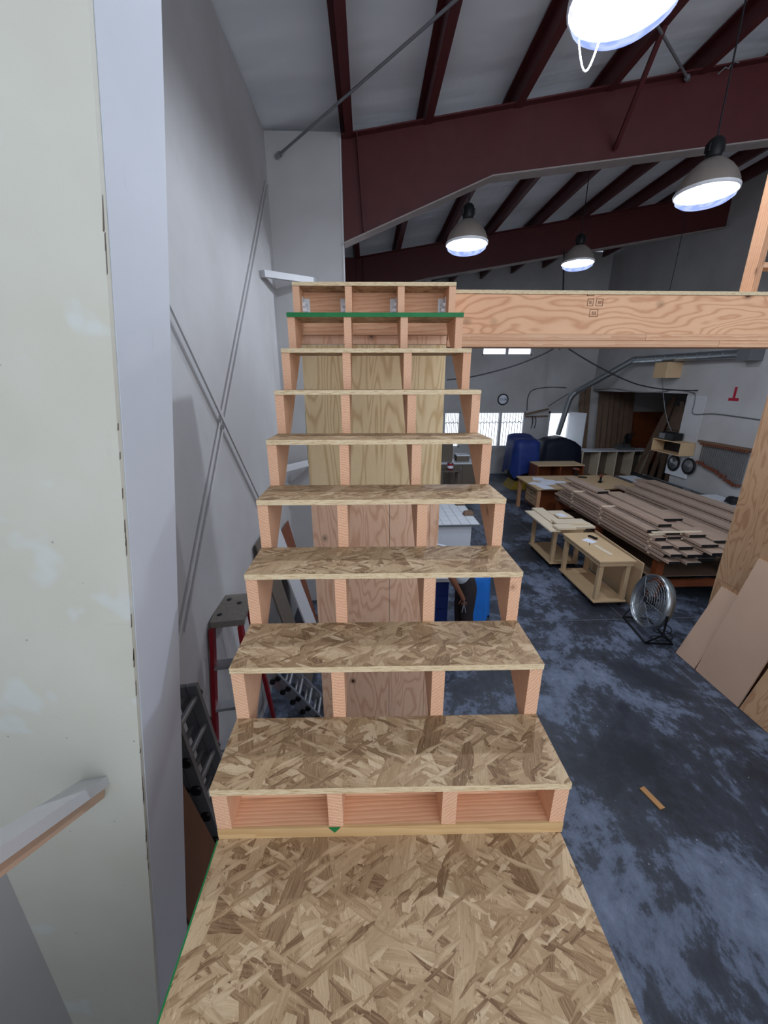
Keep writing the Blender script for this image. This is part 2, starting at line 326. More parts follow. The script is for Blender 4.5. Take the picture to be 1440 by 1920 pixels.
MB().box(WIN[2][0]+.07, WIN[2][1], YF+.07, YF+.078, FZ+.02, zt-.07).build('pane', M['glass'], dr)
a_ = at(1066, 800, 'y', YF-.05); b_ = at(1094, 800, 'y', YF-.7)
lf = MB().bar((a_.x, a_.y, (FZ+zt)/2), (b_.x+.05, b_.y, (FZ+zt)/2), zt-FZ-.04, .045, (b_-a_).cross(Vector((0, 0, 1)))).build('door_leaf', M['cabw'], dr)
MB().tube([(b_.x-.05, b_.y-.0, -1.45), (b_.x-.05, b_.y-.1, -1.45), (b_.x-.13, b_.y-.1, -1.42)], .014, 6).build('handle', M['steel'], lf)
# near boxed column: its inner face leans in with height
def colx(z, y): return -.565+.13*(z-.96) - .0*(y)
YA = .93; YBk = 1.22
def taper_box(name, y0, y1, x0f, zs, m):
    b = MB(); z0, z1 = zs
    b.add([(XL, y0, z0), (x0f(z0, y0), y0, z0), (x0f(z0, y1), y1, z0), (XL, y1, z0), (XL, y0, z1), (x0f(z1, y0), y0, z1), (x0f(z1, y1), y1, z1), (XL, y1, z1)],
          [(0, 3, 2, 1), (4, 5, 6, 7), (0, 1, 5, 4), (1, 2, 6, 5), (2, 3, 7, 6), (3, 0, 4, 7)])
    return struct(b.build(name, m))
def inner(z, y):
    t = (y-YA)/(YBk-YA); return -.600+.136*(z-.88)-.022*t
taper_box('wall_near_column', YA, YBk, inner, (FZ, 3.9), M['white'])
# thin cream board on the face towards the viewer
b = MB(); z0, z1 = FZ, 3.9
for (x0, yy) in ((0, 0),):
    vs = [(XL-.9, YA-.016, z0), (inner(z0, YA)-.002, YA-.016, z0), (inner(z1, YA)-.002, YA-.016, z1), (XL-.9, YA-.016, z1)]
    b.add([*vs, *[(v[0], YA-.001, v[2]) for v in vs]], [(0, 1, 2, 3), (7, 6, 5, 4), (0, 4, 5, 1), (1, 5, 6, 2), (2, 6, 7, 3), (3, 7, 4, 0)])
tr2 = struct(b.build('trim_2', M['cream']))
rc = random.Random(11)
for k in range(26):
    z = rc.uniform(-.6, 1.25); h_ = rc.uniform(.012, .06); x = inner(z, YA)+.0005
    MB().add([(x-.0015-rc.uniform(0, .002), YA-.0175, z), (x+.0005, YA-.0175, z+h_*.1), (x+.0008+.136*h_, YA-.0175, z+h_), (x-.001+.136*h_, YA-.0175, z+h_*.9)] +
             [(x-.0015, YA-.0155, z), (x+.0005, YA-.0155, z+h_*.1), (x+.0008+.136*h_, YA-.0155, z+h_), (x-.001+.136*h_, YA-.0155, z+h_*.9)], [(0, 1, 2, 3), (7, 6, 5, 4), (0, 4, 5, 1), (1, 5, 6, 2), (2, 6, 7, 3), (3, 7, 4, 0)]).build('paint_crack', M['cab'], tr2)
for (px, py, l_) in ((225, 1170, .04),):
    p_ = at(px, py, 'y', YA-.017); MB().box(p_.x-l_, min(p_.x+l_, inner(p_.z, YA)-.004), YA-.0172, YA-.0158, p_.z-.001, p_.z+.001).build('paint_ridge', M['cream'], tr2)
taper_box('wall_boxed_column', Y2-.02, Y2+.3, lambda z, y: -.335, (FZ, 3.87), M['wallp'])
MB_ = MB().box(-.345, -.325, Y2-.03, Y2-.019, FZ, 3.85); struct(MB_.build('trim_3', M['trim']))

# ------------------------------------------------------------------ steel frames and purlins
def rtop(x): return 3.87-.175+SL*(x+.16)+.17-.0
def rafter(Y, label, pts, botpts, stiff):
    t = thing('steel_rafter', label, 'rafter', (pts[0][0], Y, FZ if 0 else botpts[0][1]))
    def P(name, mb, m): return local(mb.build(name, m), t)
    P('web', MB().prism(pts+botpts[::-1], 'y', Y-.006, Y+.006), M['red'])
    fb = MB()
    for (a, b) in zip(botpts[:-1], botpts[1:]): fb.bar((a[0], Y, a[1]), (b[0], Y, b[1]), .2, .016)
    P('bottom_flange', fb, M['flange'])
    tb = MB()
    for (a, b) in zip(pts[:-1], pts[1:]): tb.bar((a[0], Y, a[1]), (b[0], Y, b[1]), .2, .016)
    P('top_flange', tb, M['red'])
    for (a, b) in stiff: P('stiffener', MB().bar((a[0], Y-.05, a[1]), (b[0], Y-.05, b[1]), .09, .012, (1, 0, 0)), M['red'])
    return t
def q(px, py, Y): p = at(px, py, 'y', Y); return (p.x, p.z)
ztop = lambda x: roof(x)-.21
p0 = q(641, 460, Y2); p1 = q(920, 336, Y2); p2 = q(1440, 268, Y2)
sl2 = (p2[1]-p1[1])/(p2[0]-p1[0]); XE = XR-.02
rafter(Y2, 'near dark red tapered steel rafter crossing above the staircase', [(-.32, ztop(-.32)), (XE, ztop(XE))], [(-.32, p0[1]), p1, (XE, p1[1]+sl2*(XE-p1[0]))],
       [((-.13, ztop(-.13)), (q(683, 440, Y2)[0], q(683, 440, Y2)[1]))])
a0 = q(680, 521, Y3); a1 = q(800, 524, Y3); a2 = q(1360, 427, Y3)
rafter(Y3, 'far dark red steel rafter ending at the white right wall', [(-.3, ztop(-.3)), (a2[0], ztop(a2[0]))], [(-.3, a1[1]-.35), a1, a2], [((-.1, ztop(-.1)), (-.1, a1[1]-.3))])
# boxed steel column of the far frame below its rafter
struct(MB().box(XL, -.3, Y3-.1, Y3+.1, FZ, ztop(-.3)).build('wall_far_column', M['red']))
PX = [at(px, 225, 'y', Y2) for px in ()]
pxs = [-.27, .69, 1.78, 2.88, 3.98, 5.08, 6.18, 7.28, 8.3]
for i, x in enumerate(pxs):
    z1 = roof(x)-.004; h = .22
    m = MB().prism([(x-.07, z1-SL*.07), (x+.012, z1), (x+.012, z1-h+.012), (x+.095, z1-h+.012+SL*.07), (x+.095, z1-h+SL*.07), (x, z1-h), (x, z1-.012), (x-.07, z1-.014-SL*.07)], 'y', YRB, YF)
    m.build('roof_purlin', M['red'], label='dark red roof purlin, %s from the left wall' % ORD[i], category='purlin', group='purlins under the white roof')
    if 0 < i:
        pass
# flange brace, roof bracing rods
br = q(1150, 287, Y2); pt = at(1230, 70, 'z', roof(3.25)-.19)
MB().bar((br[0], Y2-.03, br[1]+.03), (2.93, Y2-.95, roof(2.93)-.225), .045, .045).build('flange_brace', M['red'], label='thin red angle brace from rafter bottom up to a purlin', category='brace')
def rod(name, a, b, r, label, ends=True):
    t = thing(name, label, 'rod', tuple(a)); local(MB().tube([a, b], r, 8).build('bar', M['rod']), t)
    d = (Vector(b)-Vector(a)).normalized()
    for p, s in ((Vector(a), 1), (Vector(b), -1)):
        local(MB().tube([p, p+d*s*.06], r*2.2, 8).build('end_nut', M['steel']), t)
    return t
A = at(520, 293, 'y', Y2-.05); B = at(855, 0, 'z', roof(.9)-.3)
rod('bracing_rod', A, A+(B-A)*1.5, .014, 'long grey roof bracing rod starting on the boxed column')
A = at(1290, 148, 'y', Y2-.03); B = at(1228, 40, 'z', roof(2.9)-.3)
rod('bracing_rod', A, A+(B-A)*1.3, .014, 'short grey bracing rod fixed to the near rafter web')
A = at(1345, 140, 'y', Y2-.13); B = at(1385, 118, 'y', Y2-.13)
MB().tube([A, A.lerp(B, .35)+Vector((0, 0, .03)), A.lerp(B, .5), A.lerp(B, .75)+Vector((0, 0, .04)), B], .008, 6).build('wire_hook', M['rod'], label='small twisted wire hook on the near red rafter', category='hook')
# left wall: crossing rods, corner braces
xw = XL+.03
A = at(505, 347, 'x', xw); B = at(352, 1185, 'x', xw)
for d, l in ((0, 'pale bracing rod down the left wall, right of the close pair'), (-.035, 'pale bracing rod down the left wall, left of the close pair')):  # the offset bar is added geometry for the rod's shadow line
    o = Vector((0, d*3, 0)); MB().tube([A+o+Vector((-.015, 0, 0)), B+o+Vector((-.015, 0, -.0))], .008, 6).build('bracing_rod', M['wallp'], label=l, category='rod')
A = at(322, 585, 'x', xw); B = at(482, 928, 'x', xw); d = B-A
MB().bar(A-d*.25+Vector((.012, 0, 0)), B+d*.3+Vector((.012, 0, 0)), .035, .014, (1, 0, 0)).build('flat_brace', M['wallp'], label='white flat brace crossing the rods on the left wall', category='brace')
A = at(489, 513, 'x', XL+.01); B = at(590, 527, 'y', Y2-.03)
MB().bar(A+Vector((0.02, 0, 0)), B, .07, .07).build('corner_brace', M['trim'], label='white corner bar from left wall to boxed column, upper one', category='brace')
A = at(545, 872, 'y', 5.2); B = at(578, 862, 'y', Y2-.05)
MB().bar((XL+.02, 4.9, A.z-.02), (-.75, Y2-.05, B.z), .07, .07).build('corner_brace', M['trim'], label='white corner bar beside the yellow plywood, lower one', category='brace')

# ------------------------------------------------------------------ lamps
def make_lamp(px, py, wpx, label, dia=.56, chain=True):
    da = dia*FPX/wpx; c = CAM+FW*da+RT*((px-720)/FPX*da)+UP*((960-py)/FPX*da)
    t = thing('high_bay_lamp', label, 'lamp', tuple(c), group='high bay lamps under the roof'); r = dia/2
    P = lambda n, mb, m: mb.build(n, m, t)
    P('reflector', MB().lathe([(r, .02), (r*.97, .07), (r*.86, .14), (r*.66, .21), (r*.42, .27), (r*.3, .29), (r*.3, .28), (r*.4, .26), (r*.64, .2), (r*.84, .13), (r*.95, .06), (r*.97, .02), (r, .02)], seg=32), M['refl'])
    P('liner', MB().lathe([(r*.955, .02), (r*.93, .06), (r*.82, .125), (r*.62, .19), (r*.38, .25), (.001, .27)], seg=32), M['black'])  # black insert added so the reflector's inside does not glow white
    P('rim', MB().lathe([(r*1.03, .025), (r*1.03, -.005), (r*.97, -.005), (r*.97, .025), (r*1.03, .025)], seg=32), M['whitemetal'])
    P('lens', MB().lathe([(r*.97, .0), (r*.93, -.05), (r*.75, -.085), (r*.4, -.1), (.001, -.105)], seg=32), M['lens'])
    P('ballast', MB().lathe([(.001, .285), (.06, .285), (.075, .33), (.075, .44), (.05, .47), (.001, .47)], seg=16).box(-.085, .085, -.03, .03, .35, .42), M['black'])
    top = roof(c.x)-c.z-.02
    P('hanger', MB().tube([(0, 0, .46), (0, 0, max(.5, top))], .008, 6), M['wire'])
    ld = bpy.data.lights.new('bulb', 'POINT'); ld.shadow_soft_size = .05; ld.energy = LAMP_W; ld.color = (.88, .93, 1)
    lo = bpy.data.objects.new('bulb', ld); COL.objects.link(lo); lo.parent = t; lo.location = (0, 0, .03)
    return t, c
ld_, cD = make_lamp(1172, -2, 196, 'large high bay lamp cut off by the top of the picture')
MB().tube([(-.12+.13*k/10, .262, .0-.15*math.sin(math.pi*k/10)) for k in range(11)], .006, 6).build('pull_loop', M['whitemetal'], ld_)
make_lamp(875, 459, 76, 'high bay lamp with black ballast hanging under the near rafter bend')
make_lamp(1323, 363, 100, 'high bay lamp hanging near the right edge before the white wall')
make_lamp(1083, 494, 56, 'smallest high bay lamp hanging beyond the far rafter', .56)

# ------------------------------------------------------------------ staircase
Y0, D, R, W, TT = .7301, .2179, .1879, .914, .019
SK = -.0221; YP = 2.68
def shear(mb): mb.v = [(x, y+SK*x, z) for x, y, z in mb.v]; return mb
LZ = -.1797
st = thing('staircase', 'unfinished open wooden staircase with strand board treads climbing away', 'staircase', (0, Y0, LZ))
def SP(name, mb, m, **k): return local(shear(mb).build(name, m, **k), st)
OV = .006
for i in range(1, 10):
    y = Y0+(i-1)*D; z = (i-1)*R; ye = y+D+OV-.001 if i < 9 else YP-.001
    tr = SP('tread', MB().box(-W/2, W/2, y, ye, z-TT, z), M['osb'])
    if i == 8:
        e = local(shear(MB().box(-W/2-.001, W/2+.001, y-.0025, y, z-TT-.001, z+.001)).build('green_edge', M['green']), st)
        e['label'] = 'bright green painted front edge'
def stringer(xc, low):
    pts = [(Y0+OV, LZ+.035)]
    for i in range(1, 10):
        y = Y0+(i-1)*D+OV; z = (i-1)*R-TT
        pts += [(y, z), (min(Y0+i*D+OV, YP-.04), z)]
    lo = lambda y: (y-Y0)*R/D-low
    ye = YP-.04; pts += [(ye, lo(ye))]; zb = LZ+.035; pts += [(Y0+(low+zb)*D/R, zb)]
    o = SP('stringer', MB().prism(pts, 'x', xc-.019, xc+.019), M['fir'])
for xc, low in ((-.438, .30), (-.146, .262), (.150, .262), (.438, .258)): stringer(xc, low)
SP('bottom_plate', MB().box(-W/2, W/2, Y0+.011, Y0+.14, LZ, LZ+.0345), M['firx'])
SP('front_strip', MB().box(-W/2, W/2, Y0+.004, Y0+.0105, LZ, LZ+.0345), M['pine'])
for a, b in ((-.418, -.166), (-.126, .130), (.170, .418)):
    SP('blocking', MB().box(a, b, Y0+.085, Y0+.123, LZ+.036, -TT-.001), M['firx'])
SP('ledger', MB().box(-W/2+.01, W/2-.01, YP-.039, YP-.001, 1.253, 8*R-TT-.001), M['firx'])
for xh, s in ((-.419, 1), (-.166, -1), (.131, -1), (.419, -1)):
    h = MB(); x = xh
    h.box(x, x+s*.003, YP-.11, YP-.04, 1.33, 1.45); h.box(x, x+s*.035, YP-.043, YP-.0395, 1.33, 1.45)
    for k in range(5):
        h.lathe([(.001, .006), (.006, .005), (.007, 0)], (x+s*.018, YP-.043, 1.347+k*.017), 8, Matrix.Rotation(math.pi/2, 3, 'X'))
    for k in range(3): h.box(x+s*.003, x+s*(.016+.01*(k % 2)), YP-.115+.0, YP-.109, 1.34+k*.03, 1.356+k*.03)
    SP('metal_tie', h, M['whitemetal'])
SP('tape_mark', MB().add([(-.165, Y0+.0015, LZ+.036), (-.135, Y0+.0015, LZ+.036), (-.15, Y0+.0015, LZ+.018), (-.165, Y0+.0038, LZ+.036), (-.135, Y0+.0038, LZ+.036), (-.15, Y0+.0038, LZ+.018)], [(0, 1, 2), (3, 5, 4), (0, 3, 4, 1), (1, 4, 5, 2), (2, 5, 3, 0)]), M['green'])

# landing the viewer stands on
YL0 = -1.3
ln = thing('landing_platform', 'strand board landing in the foreground below the first step', 'platform', (0, -.2, FZ))
def LP(name, mb, m): return local(mb.build(name, m), ln)
LP('deck', shear(MB().box(-W/2, W/2-.004, YL0, Y0+.16, LZ-.019, LZ)), M['osb'])
LP('green_edge', MB().prism([(YL0, LZ-.021), (Y0+.01, LZ-.021), (Y0+.01, LZ+.0006), (YL0, LZ+.0006)], 'x', -W/2-.004, -W/2), M['green'])
for y in (YL0, -.62, 0., Y0+.12): LP('joist', MB().box(-W/2+.045, W/2-.045, y, y+.038, LZ-.019-.184, LZ-.02), M['firx'])
for x in (-W/2+.005, W/2-.045): LP('rim_joist', MB().box(x, x+.038, YL0, Y0+.14, LZ-.019-.184, LZ-.02), M['pine'])
for x in (-W/2+.045, W/2-.085-.045):
    for y in (YL0+.04, Y0+.03): LP('post', MB().box(x, x+.085, y, y+.085, FZ, LZ-.205), M['firz'])

# plywood tower carrying the top of the stairs
tw = thing('plywood_tower', 'tall plywood faced tower carrying the top of the stairs', 'support wall', (0, YP, FZ))
def TP(name, mb, m, **k): return local(mb.build(name, m, **k), tw)
zs = .235
for a, b in ((-.455, -.004), (-.002, .455)):
    pass
TP('upper_sheet', MB().box(-.455, .455, YP, YP+.018, zs+.003, 1.2), M['plyy'], label='pale yellow plywood sheet')
for a, b in ((-.455, .098), (.101, .388), (.391, .455)): TP('lower_sheet', MB().box(a, b, YP, YP+.018, FZ, zs), M['plyp'], label='pinkish knotty plywood sheet')
TP('header_strip', MB().box(-.455, .455, YP-.0005, YP+.018, 1.203, 1.2525), M['plyp'])
for x in (-.455, -.16, .13, .417): TP('stud', MB().box(x, x+.038, YP+.018, YP+.107, FZ, 1.25), M['firz'])
TP('green_tape', MB().box(-.4575, -.4555, YP+.001, YP+.02, .45, .8), M['green'])

# ------------------------------------------------------------------ upper walkway on the right
XW0, XW1, YW0, YW1 = .463, 4.62, 2.70, 2.84
wk = thing('header_beam', 'pale plywood faced beam running right from the top step', 'beam', (2.5, 2.77, 1.19))
def WP(name, mb, m, **k): return local(mb.build(name, m, **k), wk)
WP('face_panel', MB().box(XW0, XW1, YW0, YW0+.018, 1.268, 1.492), M['plyb'], label='knotty plywood front face')
WP('deck', MB().box(-.457, XW1, YP+.012, YW1+.015, 1.4925, 1.513), M['osb'])
WP('back_panel', MB().box(XW0, XW1, YW1-.018, YW1, 1.268, 1.492), M['plyb'])
for k in range(7): x = XW0+.03+k*.66; WP('block', MB().box(x, x+.038, YW0+.019, YW1-.019, 1.269, 1.492), M['firz'])
for k, z in enumerate((1.191, 1.2295)):
    for a, b in ((XW0+.003*k, 2.25-.5*k), (2.252-.5*k, XW1)): WP('bottom_plate', MB().box(a, b, YW0-.003*k, YW1, z, z+.0375), M['firx'])
def stamp(px, py, w_, h_):
    p = at(px, py, 'y', YW0); s = .0035; b = MB(); x0, x1, z0, z1 = p.x-w_/2, p.x+w_/2, p.z-h_/2, p.z+h_/2; y = YW0
    for (a, c, e, f) in ((x0, x1, z1-s, z1), (x0, x1, z0, z0+s), (x0, x0+s, z0, z1), (x1-s, x1, z0, z1)): b.box(a, c, y-.0008, y, e, f)
    for k in range(3): xx = p.x-w_*.2+k*w_*.18; b.box(xx, xx+w_*.09, y-.0008, y, p.z-h_*.22, p.z+h_*.2)
    return WP('grade_stamp', b, M['ink'])
for s in ((1108, 550, .045, .03), (1107, 567, .04, .042), (1124, 567, .045, .042), (1113, 587, .055, .045)): stamp(*s)
# guard frame standing on the walkway
A = at(1404, 545, 'y', 2.78)
gf = thing('stud_frame', 'bare stud frame standing on the beam at the right edge', 'stud frame', (A.x, 2.78, 1.513))
for x in (A.x, A.x+.62): local(MB().box(x-.02, x+.02, 2.74, 2.83, 1.513, 2.75).build('stud', M['firz']), gf)
zc = at(1435, 500, 'y', 2.78).z
for z in (zc, 2.766): local(MB().box(A.x+.0205 if z < 2.7 else A.x-.02, A.x+.599 if z < 2.7 else A.x+.64, 2.74, 2.83, z-.015, z+.015).build('rail', M['firx']), gf)

# right support wall and sheets leaning on it
XS = 4.5
sw = thing('plywood_support_wall', 'plywood faced wall holding the right end of the beam', 'support wall', (XS+.05, 3.5, FZ))
def RP(name, mb, m): return local(mb.build(name, m), sw)
for (z0, z1) in ((FZ, -1.47), (-1.465, .95), (.955, 1.188)): RP('sheet', MB().box(XS, XS+.018, 2.1, 4.5, z0, z1), M['plyr'])
for y in (2.1, 2.8, 3.5, 4.41): RP('stud', MB().box(XS+.018, XS+.107, y, y+.038+(.05 if y > 4 else 0), FZ, 1.188), M['firz'])
def lean_sheet(y0, y1, zt_, label, xo=0, th=.018, m='mdf', foot=4.12):
    xt = XS-.004-xo; n = Vector((zt_-FZ, 0, -(xt-foot))).normalized()
    a = Vector((foot, 0, FZ)); b = Vector((xt, 0, zt_)); pts = [a, b, b-n*th, a-n*th]
    zmin = min(p.z for p in pts); pts = [p-Vector((0, 0, zmin-FZ)) for p in pts]
    mx = max(p.x for p in pts); 
    MB().prism([(p.x, p.z) for p in pts], 'y', y0, y1).build('plywood_sheet', M[m], label=label, category='sheet', group='sheets leaning on the support wall') if 0 else \
    MB().add([(p.x, y, p.z) for y in (y0, y1) for p in pts], [(3, 2, 1, 0), (4, 5, 6, 7), (0, 1, 5, 4), (1, 2, 6, 5), (2, 3, 7, 6), (3, 0, 4, 7)]).build('plywood_sheet', M[m], label=label, category='sheet', group='sheets leaning on the support wall')
lean_sheet(4.05, 4.37, -1.53, 'shorter bare plywood offcut leaning beside the big sheet')
lean_sheet(3.42, 4.03, -.98, 'large pale plywood sheet leaning on the support wall')
lean_sheet(2.75, 3.40, -1.35, 'brown plywood sheet leaning at the right picture edge', m='plyr')

# ------------------------------------------------------------------ handrail on the near column
A = at(178, 1468, 'y', YA-.02); B = at(-60, 1625, 'y', .52)
hr = thing('handrail', 'white chipped wooden handrail ending at the near column', 'handrail', tuple(A))
local(MB().bar(A, B, .075, .03).build('rail_top', M['trim']), hr)
local(MB().bar(A-Vector((0, 0, .035)), B-Vector((0, 0, .035)), .04, .04).build('rail_body', M['mdf']), hr)

# ------------------------------------------------------------------ rolling carts
def cart(x0, x1, y0, y1, h, label, mt='birch'):
    t = thing('rolling_cart', label, 'cart', ((x0+x1)/2, (y0+y1)/2, FZ), group='rolling plywood carts')
    P = lambda n, mb, m=mt, par=None: local(mb.build(n, M[m], bevel=.003), t)
    z = FZ
    P('top', MB().box(x0, x1, y0, y1, z+h-.03, z+h))
    for (a, b, c, d) in ((x0+.02, x1-.02, y0+.02, y0+.04), (x0+.02, x1-.02, y1-.04, y1-.02), (x0+.02, x0+.04, y0+.041, y1-.041), (x1-.04, x1-.02, y0+.041, y1-.041)):
        P('apron', MB().box(a, b, c, d, z+h-.1, z+h-.031))
    for x in (x0+.04, x1-.11):
        for y in (y0+.04, y1-.11): P('leg', MB().box(x+.0005, x+.07, y+.0005, y+.07, z+.12, z+h-.031))
    P('shelf', MB().box(x0+.02, x1-.02, y0+.02, y1-.02, z+.09, z+.119))
    for x in (x0+.08, x1-.08):
        for y in (y0+.09, y1-.09):
            c = MB().lathe([(.001, -.016), (.038, -.016), (.04, 0), (.038, .016), (.001, .016)], (x, y, z+.04), 14, Matrix.Rotation(math.pi/2, 3, 'Y'))
            c.box(x-.022, x-.018, y-.02, y+.02, z+.03, z+.09).box(x+.018, x+.022, y-.02, y+.02, z+.03, z+.09)
            P('caster', c, 'black')
    return t
CH = .84
cart(3.57, 4.16, 5.52, 6.78, CH, 'rolling plywood cart nearest the stairs with empty lower shelf')
cart(3.50, 4.12, 6.98, 8.1, CH, 'rolling cart stacked with pale boards behind the nearest cart')
def slab(name, x, y, z, l, w_, th, rz, m, label, cat, group=None):
    o = MB().box(-w_/2, w_/2, -l/2, l/2, 0, th).build(name, M[m], bevel=.001 if th > .005 else 0, label=label, category=cat, group=group)
    o.location = (x, y, z); o.rotation_euler.z = rz; return o
zc1 = FZ+CH
slab('wood_strip', 3.86, 5.95, zc1+.001, .42, .075, .014, .12, 'birchl', 'narrow white strip lying on the nearest cart', 'board')
slab('paper_sheet', 3.86, 6.37, zc1+.001, .2, .16, .003, .5, 'paper', 'small white paper on the nearest cart', 'paper')
slab('pencil', 3.78, 6.22, zc1+.001, .12, .008, .008, -.5, 'black', 'short dark pencil beside the paper on the nearest cart', 'pencil')
slab('tape_measure', 3.99, 6.5, zc1+.001, .17, .05, .03, .35, 'black', 'black tool lying beside the paper on the nearest cart', 'tool')
bz = zc1+.001
stk = [('lowest long pale board hanging over the left of the second cart', 3.45, 7.45, 1.25, .2, .03, 0, 0), ('long pale board on the second cart beside the overhanging one', 3.68, 7.75, .95, .24, .045, 0, 0),
       ('wide pale panel across the near end of the second cart', 4.0, 7.12, .28, .62, .04, 0, 0), ('pale panel on top across the second cart', 3.9, 7.2, .25, .62, .04, .02, .041),
       ('small pale block at the near corner of the second cart', 3.66, 6.92, .22, .36, .04, 0.02, .041), ('pale board at the far end of the second cart', 4.0, 7.75, .6, .34, .03, .0, 0), ('thin pale panel under the paper on the second cart', 3.97, 7.6, .25, .3, .025, .0, .041)]
for l, x, y, ln_, w_, th, rz, dz in stk: slab('pale_board', x, y, bz+dz+(.0 if dz == 0 else .005), ln_, w_, th, rz, 'birchl', l, 'board', 'pale boards on the second cart')
slab('paper_sheet', 3.93, 7.6, bz+.073, .2, .15, .003, .3, 'paper', 'small paper on the boards of the second cart', 'paper')
MB().bar((4.27, 5.5, FZ+.4), (4.33, 7.0, FZ+.4), .02, .8).build('plywood_sheet', M['birch'], label='plywood panel standing on edge between cart and lumber bench', category='panel')

# ------------------------------------------------------------------ big assembly table
tx0, tx1, ty0, ty1, th_ = 4.33, 7.15, 9.78, 11.3, .9
tb = thing('assembly_table', 'large low assembly table with papers beyond the lumber', 'table', ((tx0+tx1)/2, (ty0+ty1)/2, FZ))
def TB(n, mb, m): return local(mb.build(n, M[m]), tb)
TB('table_top', MB().box(tx0, tx1, ty0, ty1, FZ+th_-.035, FZ+th_), 'birch')
for x in (tx0+.05, tx1-.14):
    for y in (ty0+.06, ty1-.15): TB('leg', MB().box(x, x+.09, y, y+.09, FZ, FZ+th_-.036), 'firz')
dw = TB('drawer_case', MB().box(tx0+.2, tx0+1.25, ty0+.25, ty1-.3, FZ+.25, FZ+th_-.036), 'brown')
for k in range(3):
    d_ = local(MB().box(tx0+.19, tx0+.1995, ty0+.3, ty1-.35, FZ+.3+k*.19, FZ+.47+k*.19).build('drawer', M['birch']), tb)
    MB().box(tx0+.17, tx0+.1895, (ty0+ty1)/2-.1, (ty0+ty1)/2+.06, FZ+.38+k*.19, FZ+.4+k*.19).build('handle', M['steel'], d_)
TB('shelf', MB().box(tx0+1.3, tx1-.2, ty0+.2, ty1-.2, FZ+.2, FZ+.23), 'birch')
TB('apron', MB().box(tx0+1.26, tx1-.15, ty0+.1, ty0+.13, FZ+th_-.22, FZ+th_-.036), 'brown')
zt1 = FZ+th_
ppr = ['nearest the table corner', 'at the left table edge', 'on the far side of the pile', 'in the middle of the pile', 'overlapping the middle one', 'nearest the boards', 'furthest right of the pile']
for k, (x, y, r) in enumerate(((4.62, 9.95, .1), (4.55, 10.3, .7), (4.8, 10.85, -.3), (4.85, 10.35, .3), (4.95, 10.55, -.5), (5.2, 10.05, .2), (5.15, 10.4, 1.2))):
    slab('paper_sheet', x, y, zt1+.001+k*.0035, .42, .3, .003, r, 'paper', 'white drawing sheet on the big table, %s' % ppr[k], 'paper', 'drawing sheets on the big table')
def drill(p, rz, label):
    t = thing('cordless_drill', label, 'drill', p, rz)
    def P(n, mb, m): return mb.build(n, M[m], t)
    P('battery', MB().box(-.05, .05, -.04, .04, 0, .05), 'black'); P('grip', MB().bar((0, 0, .05), (.02, 0, .17), .04, .045, (0, 1, 0)), 'black')
    P('motor_body', MB().tube([(-.07, 0, .2), (.06, 0, .2)], [.035, .04], 12), 'copper'); P('chuck', MB().tube([(.06, 0, .2), (.13, 0, .2)], [.03, .015], 10), 'steel')
    return t
drill((*at(1080, 892, 'z', zt1).xy, zt1), 2.2, 'cordless drill standing at the far left of the lumber on the big table')
drill((*at(1125, 905, 'z', zt1).xy, zt1), .7, 'cordless drill standing alone on the big table')
slab('clamp_tool', at(1092, 896, 'z', zt1).x, at(1092, 896, 'z', zt1).y, zt1, .22, .06, .04, 1.2, 'black', 'black tool lying beside the left drill on the big table', 'tool')

# ------------------------------------------------------------------ lumber bench and boards
lb = thing('lumber_bench', 'long sturdy wooden bench carrying the walnut boards', 'bench', (5.9, 7.4, FZ))
def LB(n, mb, m): return local(mb.build(n, M[m]), lb)
LB('bench_top', MB().box(4.58, 7.28, 5.6, 9.3, FZ+.78, FZ+.82), 'oldwood')
for x in (4.62, 5.9, 7.14):
    for y in (5.65, 7.4, 9.15): LB('leg', MB().box(x, x+.12, y, y+.12, FZ, FZ+.779), 'brown')
for y in (5.61, 9.21): LB('stretcher', MB().box(4.75, 7.2, y+.02, y+.08, FZ+.3, FZ+.42), 'brown')
LB('shelf', MB().box(4.6, 7.3, 5.75, 9.15, FZ+.43, FZ+.45), 'oldwood')
rnd = random.Random(3); zb = FZ+.821
def board(x, w_, y0, y1, z, th, k, lay, pile):
    o = MB().box(-w_/2, w_/2, -(y1-y0)/2, (y1-y0)/2, 0, th).build('walnut_board', M['pliny'], label='walnut board in the %s lumber pile, %s row from the left, %s layer up' % (pile, ORD[k], ORD[lay]), category='board', group='walnut boards on the bench')
    o.location = (x, (y0+y1)/2, z); o.rotation_euler.z = rnd.uniform(-.006, .006)
    MB().box(-w_/2-.0005, w_/2+.0005, -(y1-y0)/2-.003, -(y1-y0)/2, -.0005, th+.0005).build('sealed_end', M['black'], o); return o
TB_ = .042
def sticker(x0, x1, y, z, n):
    MB().box(x0, x1, y-.02, y+.02, z, z+.017).build('sticker', M['birchl'], label='pale spacer strip under layer %s of the %s lumber pile' % n, category='strip', group='spacer strips between boards')
cols = [(4.66, .21), (4.93, .26), (5.24, .3), (5.58, .3)]
nl = [6, 7, 6, 4]
for k, (x, w_) in enumerate(cols):
    for j in range(nl[k]):
        y0 = [5.42, 5.35, 5.3, 5.38][k]+rnd.uniform(-.12, .22)+(.0 if j < 4 else .25+.2*(j-4)); y1 = [9.3, 9.5, 8.9, 8.6][k]-rnd.uniform(0, .5)
        board(x+rnd.uniform(-.01, .01), w_-.03, y0, y1, zb+.018+j*(TB_+.018), TB_, k, j, 'left')
